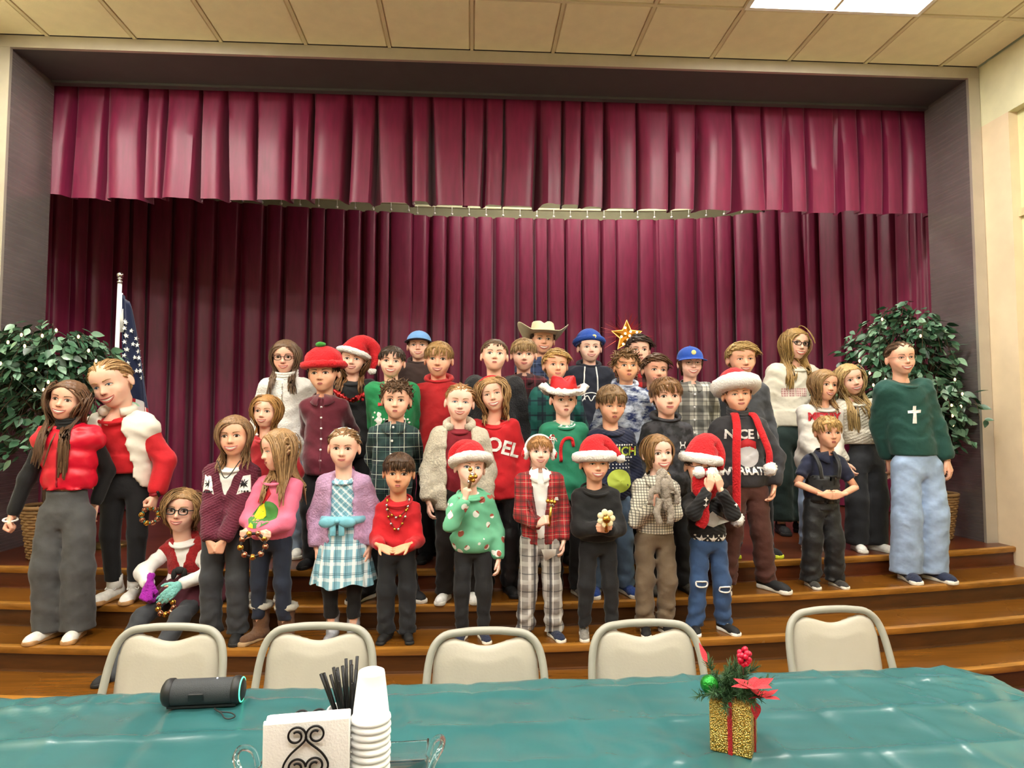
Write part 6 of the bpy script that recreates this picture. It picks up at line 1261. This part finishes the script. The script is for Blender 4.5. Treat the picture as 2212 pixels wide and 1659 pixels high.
def ficus(name, X, Y, top, rad, cz, seed, label, nleaf, blab, bulbs, squash=1., cdx=0., xlim=0.):
    rs = np.random.RandomState(seed); t = empty('ficus_tree', (X, Y, ZS)); tag(t, label, 'tree', 'artificial ficus trees')
    for k in range(3): a = k*2.1; obj('trunk', tube(spline([(.03*math.cos(a), .03*math.sin(a), .15), (.05*math.cos(a+1.5), .05*math.sin(a+1.5), .5), (.03*math.cos(a+3), .03*math.sin(a+3), .9), (.06*math.cos(a+4), .06*math.sin(a+4), cz)], 16), np.linspace(.018, .011, 16), 7), M_bark, t)
    br = []; tips = []
    for i in range(120):
        a = rs.rand()*6.28; el = rs.uniform(-.75, 1.35); L = rad*rs.uniform(.5, 1.12); e = np.array([math.cos(a)*math.cos(el)*L, math.sin(a)*math.cos(el)*L*squash, cz+(math.sin(el)*(top-cz) if el > 0 else math.sin(el)*.6)*rs.uniform(.8, 1.02)])
        s0 = np.array([0, 0, cz-rs.uniform(.0, .35)]); m = (s0+e)/2+[0, 0, .1]; e2 = e+[.12*math.cos(a), .12*math.sin(a)*squash, -.1-.14*rs.rand()]; p = spline([s0, m, e, e2], 14); p[:, 0] += cdx*np.linspace(.3, 1, 14); p[:, 0] = np.where((X+p[:, 0])*np.sign(xlim) > abs(xlim)-.13, xlim-np.sign(xlim)*.13-X, p[:, 0]); p[:, 1] = np.minimum(p[:, 1], .45); br.append(p); tips.append(p)
    obj('branches', strands(np.array(br), .006*np.linspace(1, .3, 14)[None], 1.), M_bark, t)
    lv = []
    while len(lv) < nleaf:
        p = tips[rs.randint(len(tips))]; j = rs.randint(4, 14); d = p[min(j, 13)]-p[j-1]; d /= np.linalg.norm(d)+1e-9
        yaw = math.atan2(d[1], d[0])-math.pi/2+rs.normal(0, .7); lv.append((p[j]+rs.normal(0, .025, 3), (rs.normal(-.55, .35), rs.normal(0, .5), yaw), rs.uniform(.06, .105), rs.choice(3, p=[.3, .42, .28])))
    lv.sort(key=lambda l: l[0][1]-.4*l[0][2])
    for p, r, s, k in lv[:300]: link('leaf', LM[k], t, tuple(p), r, (s, s, s))
    mb = MB(); base = leaf_mesh()
    for p, r, s, k in lv[300:]: mb.add(xf(base, np.array(Matrix.Translation(p) @ Matrix.Rotation(r[2], 4, 'Z') @ Matrix.Rotation(r[1], 4, 'Y') @ Matrix.Rotation(r[0], 4, 'X') @ Matrix.Scale(s, 4))), int(k))
    o = obj('leaves', mb, [m.materials[0] for m in LM], t); o['kind'] = 'stuff'
    b = empty('wicker_basket', (X, Y, ZS)); tag(b, blab, 'basket', 'baskets under the ficus trees')
    obj('soil', lathe([(0, .3), (.15, .3), (.15, .28), (0, .28)], 20), plain('moss', '#3b3a22', .95), b)
    for i in range(17):
        z = .015+i*.02; n = 48; a = np.arange(n)*2*math.pi/n; R_ = .125+.045*z/.35*1.2+.006*np.cos(a*12+math.pi*(i % 2)); obj('weave_band', tube(np.c_[R_*np.cos(a), R_*np.sin(a), z+0*a], .011, 6, closed=True), M_wick, b)
    for i in range(12): a = 2*math.pi*i/12; obj('stake', tube([(.125*math.cos(a), .125*math.sin(a), 0), (.18*math.cos(a), .18*math.sin(a), .37)], .007, 6), M_wick, b)
    obj('rim', torus(.182, .014, 40, 8, (0, 0, .365)), M_wick, b)
    l = empty('string_lights', (X, Y, ZS)); tag(l, 'string of warm fairy lights in the '+('left' if X < 0 else 'right')+' ficus tree', 'string lights', 'fairy lights in the trees')
    pts = []
    for (bx, by) in bulbs:
        p = at(bx, by, Y-rad*squash*.85-.04); pts.append(p-np.array([X, Y, ZS]))
    wire = [pts[0]]
    for a_, b_ in zip(pts[:-1], pts[1:]): wire += [(a_+b_)/2-[0, -.05, .03], b_]
    obj('wire', tube(spline(wire, len(wire)*5), .0025, 5), plain('green_wire', '#1d3320', .5), l)
    for p in pts: obj('bulb', merge(sphere((.008, .008, .013), 10, 8, p+np.array([0, -.004, .008]))), M_bulb, l)
ficus('l', at(120, 900, 4.95)[0], 4.95, at(100, 672, 4.95)[2]-ZS-.04, .5, 1.2, 3, 'leafy artificial ficus tree with fairy lights at the left end of the stage', 2000, 'wicker basket under the left ficus tree', [(18, 742), (47, 726), (92, 728), (54, 750), (122, 716), (170, 730), (192, 760), (208, 782), (105, 828), (76, 845), (95, 845), (112, 846), (78, 800), (2, 788), (100, 872)], .62, -.1, XL)
ficus('r', 3.82, 5.3, at(1990, 632, 5.2)[2]-ZS-.04, .58, 1.25, 9, 'leafy artificial ficus tree behind the woman in green at the right end', 2000, 'wicker basket with woven bands under the right ficus tree', [(1856, 782), (1878, 808), (1886, 834), (1912, 822), (1905, 692), (1988, 728), (2062, 822), (2078, 853), (2055, 878), (2075, 880), (2057, 900), (2058, 920)], .6, -.2, XR)
# ---------------------------------------------------------------- folding chairs
M_vinyl = plain('cream_vinyl', '#bab4a5', .45, bump=.12, bscale=120, var=.04); M_frame = plain('grey_enamel', '#9c9b90', .4, var=.04)
def chair():
    t = empty('folding_chair'); w2 = .2; zt = .80
    fr = spline([(-.215, .16, .0), (-.21, .1, .3), (-.203, .02, .56), (-.19, -.03, .72), (-.15, -.048, .785), (-.08, -.055, .8), (0, -.057, .803), (.08, -.055, .8), (.15, -.048, .785), (.19, -.03, .72), (.203, .02, .56), (.21, .1, .3), (.215, .16, 0)], 64)
    fr = fr*[1, -1, 1]; obj('back_frame', tube(fr, .0135, 10, flat=1.), M_frame, t)
    def pad(X, Y, Z):
        ax = np.abs(X); ztop = .787-.032*np.exp(-(X/.085)**2)+0*X; w_ = np.interp(Z, [.42, .6, .7, .76, .8], [.187, .185, .18, .166, .135]).astype(np.float32)
        k = smax(smax(ax-w_, Z-ztop, .05), .45-Z, .04); cy = .045-.12*(.7-Z)
        return smax(k, np.abs(Y-cy)-(.012+.012*np.clip(-k/.05, 0, 1)), .015)
    obj('backrest', snet(pad, (-.21, -.12, .42), (.21, .12, .79), .0085), M_vinyl, t)
    def st_(X, Y, Z):
        k = smax(np.abs(X)-.19, np.abs(Y+.17)-.19, .07); return smax(k, np.abs(Z-.43)-(.018+.014*np.clip(-k/.06, 0, 1)), .02)
    obj('seat', snet(st_, (-.22, -.4, .38), (.22, .06, .49), .012), M_vinyl, t)
    for s in (-1, 1):
        obj('leg', tube(spline([(s*.2, -.34, .42), (s*.195, -.1, .3), (s*.19, .2, .0)], 12), .012, 8), M_frame, t)
    for y, z in ((.14, .06), (-.1, .3)): obj('stretcher', tube([(-.195, y, z), (.195, y, z)], .009, 8), M_frame, t)
    return t
def copy_tree(o, parent=None):
    c = o.copy(); C.objects.link(c); c.parent = parent
    for ch in o.children: copy_tree(ch, c)
    return c
proto = chair()
CH = [(355, 1357, 'leftmost', -3), (681, 1355, 'second from the left', -2), (1050, 1366, 'middle', 0), (1400, 1348, 'second from the right', 1), (1815, 1318, 'rightmost', 4)]
for i, (cx, ty, w_, rz) in enumerate(CH):
    o = proto if i == 0 else copy_tree(proto); z = .815; p = atz(cx, ty, z); o.location = (p[0], p[1], 0); o.rotation_euler = (0, 0, math.radians(rz))
    tag(o, '%s cream padded folding chair behind the green table' % w_, 'chair', 'padded folding chairs along the table')
# ---------------------------------------------------------------- table and cloth
TZ = .74; e0, e1 = atz(0, 1507, TZ), atz(1985, 1440, TZ); dirx = (e1-e0)/np.linalg.norm(e1-e0); ang = math.atan2(dirx[1], dirx[0]); rr_ = atz(2212, 1490, TZ)
TL, TW = 3.1, .8; ex = e1+dirx*.17; org = ex-dirx*TL/2+np.array([dirx[1], -dirx[0], 0])*TW/2
t = empty('folding_table', (org[0], org[1], 0), ang); tag(t, 'long folding table in the foreground beneath the green cloth', 'table')
M_ply = plain('table_top', '#8c7a60', .5)
obj('tabletop', rbox(-TL/2+.01, TL/2-.01, -TW/2+.01, TW/2-.01, TZ-.04, TZ-.012, .012), M_ply, t)
for sx in (-1, 1):
    for sy in (-1, 1): obj('leg', tube([(sx*(TL/2-.3), sy*.28, 0), (sx*(TL/2-.3), sy*.28, TZ-.03)], .014, 8), M_frame, t)
    obj('leg_brace', tube([(sx*(TL/2-.3), -.28, .25), (sx*(TL/2-.3), .28, .25)], .01, 8), M_frame, t)
rs = np.random.RandomState(5)
nx, ny = 260, 90
U, V = np.meshgrid(np.linspace(-1, 1, nx), np.linspace(-1, 1, ny), indexing='ij')
HX, HY, DR = TL/2+.24, TW/2+.24, .24
gx, gy = U*HX, V*HY
rc = .13     # rounded table corners
ax, ay = np.abs(gx), np.abs(gy)
def rsd(x, y): qx = np.maximum(x-(TL/2-rc), 0); qy = np.maximum(y-(TW/2-rc), 0); return np.hypot(qx, qy)-rc+np.minimum(np.maximum(x-(TL/2-rc), y-(TW/2-rc)), 0)
sd = rsd(ax, ay); out = np.maximum(sd, 0)
eps = 1e-3; nxn = (rsd(ax+eps, ay)-sd)/eps*np.sign(gx); nyn = (rsd(ax, ay+eps)-sd)/eps*np.sign(gy)
px2 = gx-nxn*out*.93; py2 = gy-nyn*out*.93; z = TZ-out*.97
fold = .012*np.sin(gx*26+2*np.sin(gx*9))*np.sin(gy*0+1)+.01*np.sin(gy*30+1.3*np.sin(gy*11)); side = np.clip(out/.12, 0, 1)
px2 += nxn*(fold+.01)*side; py2 += nyn*(fold+.01)*side
z = z-.006*np.clip(1-np.abs(sd)/.02, 0, 1)*(sd > -.02)
def crease(c, at_, w_, amp): return amp*np.exp(-np.abs(c-at_)/w_)
wv = np.zeros_like(z)
sk_ = gx+.18*gy
for k in range(-7, 8): wv += crease(sk_+.012*np.sin(gy*7+k), k*.215+.02, .013, .0065*(1 if k % 2 else -.9))
for k in (-.3, -.1, .1, .3): wv += crease(gy+.010*np.sin(gx*3+k*9), k, .014, .0065)
for k in range(14):
    a = rs.uniform(0, 3.14); kx, ky = math.cos(a), math.sin(a); f_ = rs.uniform(14, 60); wv += .0004*np.sin((gx*kx+gy*ky)*f_+3*np.sin((gx*ky-gy*kx)*f_*.35+k))
wv += .0022*np.clip(np.sin(gx*5+gy*3)*np.sin(gx*2.1-gy*6), 0, 1)*np.sin(gx*75+20*gy+4*np.sin(gy*25))
inside = sd < .01; z = z+np.where(inside, wv+.004, wv*.5+.004)
cv = np.stack([px2, py2, z], -1).reshape(-1, 3); ii, jj = np.meshgrid(np.arange(nx-1), np.arange(ny-1), indexing='ij'); b0 = ii*ny+jj
cf = np.stack([b0, b0+ny, b0+ny+1, b0+1], -1).reshape(-1, 4)
tt = NT('teal_plastic'); c = srgb('#2f6264'); n_ = tt.noise(3, 3); tt.bump(tt.noise(30, 4, tt.scaled((1, 1.6, 1))), .1, .004)
M_plas = tt.fin(tt.mix(tt.ramp(n_, .3, .7), dark(c, .88), dark(c, 1.12)), .26, spec=.6)
o = obj('tablecloth', (cv, cf), M_plas, loc=(org[0], org[1], 0), rot=(0, 0, ang)); tag(o, 'creased glossy teal plastic cloth draped over the long table', 'tablecloth')
TC = TZ+.008
# speaker
p = atz(440, 1522, TC); t = empty('portable_speaker', (p[0], p[1], TC), ang+.03); tag(t, 'black rounded portable speaker with green light ring lying on the table', 'speaker')
M_mesh = plain('speaker_mesh', '#33373b', .6, bump=.5, bscale=700); M_rub = plain('speaker_rubber', '#16181a', .5)
def spk(X, Y, Z):
    k = np.sqrt((Y*1.0)**2+(Z-.036)**2)-.034+0*X; return smax(k, np.abs(X)-.094, .012)
obj('body', snet(spk, (-.105, -.05, -.01), (.105, .05, .085), .0045), M_mesh, t)
for s in (-1, 1): obj('end_cap', xf(lathe([(0, .012), (.024, .012), (.033, .006), (.0365, -.002), (.0365, -.014), (.034, -.016)], 32), np.array(Matrix.Translation((s*.094, 0, .0365)) @ Matrix.Rotation(s*math.pi/2, 4, 'Y'))), M_rub, t)
obj('light_ring', xf(torus(.031, .0022, 32, 6), np.array(Matrix.Translation((.101, 0, .0365)) @ Matrix.Rotation(math.pi/2, 4, 'Y'))), emit('green_glow', (.1, .9, .5), 1.2), t)
obj('base_strip', box(-.09, .09, -.02, .02, 0, .006), M_rub, t, False); obj('logo_panel', xf(rbox(-.02, .02, -.003, .003, -.011, .011, .003), rotm(.25, 0, 0, (-.01, -.0345, .033))), M_rub, t)
obj('power_light', sphere(.002, 8, 6, (.035, -.002, .0705)), emit('white_led', (.8, .8, 1), 5), t)
obj('wrist_strap', tube(spline([(.04, -.036, .004), (.05, -.05, .004), (.065, -.062, .004), (.095, -.075, .005), (.11, -.095, .004), (.1, -.108, .004), (.085, -.1, .004), (.07, -.075, .005), (.052, -.056, .005), (.042, -.045, .006)], 50), .0019, 6), M_rub, t)
# napkins in a scroll holder
yn = 1.37; pn = at(664, 1545, yn); t = empty('napkin_holder', (pn[0]+.002, yn+.0, TC+.024), .13); tag(t, 'black wire scroll napkin holder at the bottom of the picture', 'napkin holder')
M_iron = plain('black_iron', '#121214', .35, metal=.4)
def scroll(cx, cz, r, s, turns=1.35, up=1):
    a = np.linspace(0, turns*2*math.pi, 44); rr2 = r*(1-.62*a/a[-1]); return np.c_[cx+s*rr2*np.cos(a+math.pi)*-1, np.zeros_like(a), cz+up*rr2*np.sin(a)]
for fy in (-.038, .038):
    for s in (-1, 1):
        up_ = scroll(s*.0185, .147, .0185, -s); lo_ = scroll(s*.0185, .03, .0185, -s, up=-1)
        obj('scroll', tube(np.vstack([up_[::-1][:, :]*1+[0, fy, 0], spline([(s*.0, fy, .147), (s*.004, fy, .135), (s*.03, fy, .112), (s*.042, fy, .088), (s*.03, fy, .066), (s*.004, fy, .042), (s*.0, fy, .03)], 30)[1:-1], lo_+[0, fy, 0]]), .0022, 6), M_iron, t)
        obj('inner_scroll', tube(scroll(s*.0175, .088, .0175, -s)+[0, fy, 0], .0022, 6), M_iron, t)
obj('tray_frame', tube(spline([(-.08, -.038, .006), (.08, -.038, .006), (.08, .038, .006), (-.08, .038, .006), (-.08, -.038, .006)], 50), .0028, 6), M_iron, t)
rs2 = random.Random(3); M_nap = plain('white_napkin', '#f1f0ee', .85, bump=.3, bscale=220, var=.02)
ns = empty('napkin_stack', (pn[0]+.002, yn, TC+.03), .13); tag(ns, 'stack of white paper napkins standing in the scroll holder', 'napkins')
for i in range(9):
    y = -.031+.0075*i; dz = rs2.uniform(-.003, .003)+.004*(i > 5); obj('napkin', rbox(-.081+rs2.uniform(-.002, .002), .081, y, y+.0068, 0, .167+dz-.002*i, .003), M_nap, ns)
# foam cups
yc_ = 1.42; pc = at(802, 1500, yc_); M_foam = plain('white_foam', '#f3f3f2', .55, var=.015); topz = at(802, 1447, yc_)[2]; t = empty
cupm = mesh('foam_cup', lathe([(0, .098), (.0225, .098), (.0265, .096), (.0275, .092), (.0278, .09), (.0375, .006), (.0405, .005), (.0412, .0), (.0395, -.003), (.0365, .001), (.0265, .088), (0, .09)], 40), M_foam)
ncup = int((topz-.098-TC-.012)/.0142)+1
for i in range(ncup):
    o = link('foam_cup', cupm, None, (pc[0]+rs2.uniform(-.001, .001), yc_, topz-.098-.0142*i)); tag(o, 'white foam cup on top of the upside down stack' if i == 0 else 'white foam cup, %s from the top of the upside down stack' % ['first', 'second', 'third', 'fourth', 'fifth', 'sixth', 'seventh', 'eighth', 'ninth', 'tenth', 'eleventh', 'twelfth', 'thirteenth'][min(i, 12)], 'cup', 'stack of foam cups')
# straw cup
ys_ = 1.5; ps = at(752, 1600, ys_); t = empty('straw_cup', (ps[0], ys_, TC+.012)); tag(t, 'white foam cup holding black straws behind the napkins', 'cup')
obj('cup', lathe([(0, .0), (.033, 0), (.035, .004), (.045, .135), (.047, .137), (.045, .139), (.042, .136), (.033, .008), (0, .008)], 36), M_foam, t)
for i in range(22):
    a = i*2.4; r = .034*math.sqrt((i+.5)/22); l = rs2.uniform(.2, .235); tilt = 1.0; o = obj('straw', tube([(r*.5*math.cos(a), r*.5*math.sin(a), .012), (r*1.05*math.cos(a), r*1.05*math.sin(a), .136), (r*1.9*math.cos(a)-.004, r*1.9*math.sin(a), l)], .0036, 8), M_iron, None, loc=(ps[0], ys_, TC+.012)); tag(o, 'black drinking straw standing in the white cup', 'straw', 'black straws in the cup')
# clear tray with loop handles
M_clear = plain('clear_acrylic', '#ffffff', .04, var=0); nb_ = M_clear.node_tree.nodes['Principled BSDF']; nb_.inputs['Transmission Weight'].default_value = 1; nb_.inputs['IOR'].default_value = 1.45
ptc = np.array([(pn[0]+pc[0])/2+.0, 1.42]); t = empty('clear_tray', (ptc[0], ptc[1], TC), .05); tag(t, 'clear plastic serving tray with loop handles under the cups and napkins', 'tray')
hx_, hy_ = .175, .13; wl = .006
obj('tray_base', rbox(-hx_, hx_, -hy_, hy_, 0, .009, .004), M_clear, t)
for s in (-1, 1):
    obj('tray_side', rbox(s*hx_-wl/2, s*hx_+wl/2, -hy_, hy_, .008, .055, .0025), M_clear, t); obj('tray_side', rbox(-hx_, hx_, s*hy_-wl/2, s*hy_+wl/2, .008, .05, .0025), M_clear, t)
    obj('handle', tube(spline([(s*hx_, -.045, .045), (s*(hx_+.012), -.045, .085), (s*(hx_+.03), -.02, .105), (s*(hx_+.03), .02, .105), (s*(hx_+.012), .045, .085), (s*hx_, .045, .045)], 30), .0065, 8), M_clear, t)
# gift box centrepiece
yg = 1.0; pg = atz(1620, 1633, TC); t = empty('gift_box_centrepiece', (pg[0]-.02, pg[1]+.045, TC), math.radians(-31)); tag(t, 'gold glitter gift box centrepiece with red ribbon, pine and berries', 'centrepiece')
tt = NT('gold_glitter_box'); vo = tt.n('ShaderNodeTexVoronoi'); vo.inputs['Scale'].default_value = 300; tt.link(tt.co(), vo.inputs['Vector']); tt.bump(vo.outputs['Distance'], 1., .004); M_glit = tt.fin(tt.mix(tt.ramp(vo.outputs['Distance'], .1, .7), srgb('#ffe08a'), srgb('#b8892f')), .2, .7)
obj('box', rbox(-.048, .048, -.048, .048, 0, .118, .007), M_glit, t)
M_rib = plain('red_glitter', '#b01f26', .35, metal=.4, bump=.8, bscale=500)
obj('ribbon', merge(box(-.005, .005, -.0505, .0505, .0, .1195), box(-.0505, .0505, -.004, .004, .0, .1195)), M_rib, t, False)
P_ = []; rs = np.random.RandomState(7)
for i in range(30):
    a = rs.rand()*6.28; el = rs.uniform(-.1, 1.3); L = rs.uniform(.05, .1); base = np.array([rs.normal(0, .015), rs.normal(0, .015), .118]); e = base+np.array([math.cos(a)*math.cos(el), math.sin(a)*math.cos(el), math.sin(el)*.8])*L
    spn = spline([base, (base+e)/2+[0, 0, .008], e], 9)
    for q_ in spn[1:]:
        for k in range(9): d = rs.normal(0, 1, 3); d /= np.linalg.norm(d); d = d*.75+(e-base)/L*.6; P_.append([q_, q_+d*.011, q_+d*.022])
nd = obj('pine_needles', strands(np.array(P_), .0011*np.array([[1, .9, .3]]), 1.), plain('pine_green', '#33552f', .6, var=.4, vscale=60), t); nd['kind'] = 'stuff'
obj('green_ornament', merge(sphere(.021, 18, 14, (-.045, -.05, .155))), plain('green_glass', '#1f8a2e', .15, metal=.6, bump=.8, bscale=160), t)
bp = np.array([.028, .0, .215])
obj('berry_stem', tube([(.02, 0, .12), bp], .002, 6), M_dkw, t)
for i in range(26):
    d = rs.normal(0, 1, 3); d /= np.linalg.norm(d); obj('berry', sphere(.0068, 10, 8, bp+d*[.012, .012, .018]), plain('berry_red', '#c0153a', .25), t)
M_poin = K('poinsettia_red', '#cf1f2e')
pm = mesh('petal', leaf_mesh(), M_poin)
for c, sc2 in (((.055, -.05, .165), .052), ((.075, -.03, .14), .04)):
    for i in range(6): link('poinsettia_petal', pm, t, c, (rs.uniform(.1, .5), rs.uniform(-.3, .3), i*1.05+rs.uniform(-.2, .2)), (sc2*1.2, sc2, sc2))
link('poinsettia_petal', pm, t, (.06, -.055, .135), (-1.2, 0, .2), (.04, .045, .04)); link('poinsettia_petal', pm, t, (-.06, .02, .17), (.7, 0, .6), (.03, .07, .05))
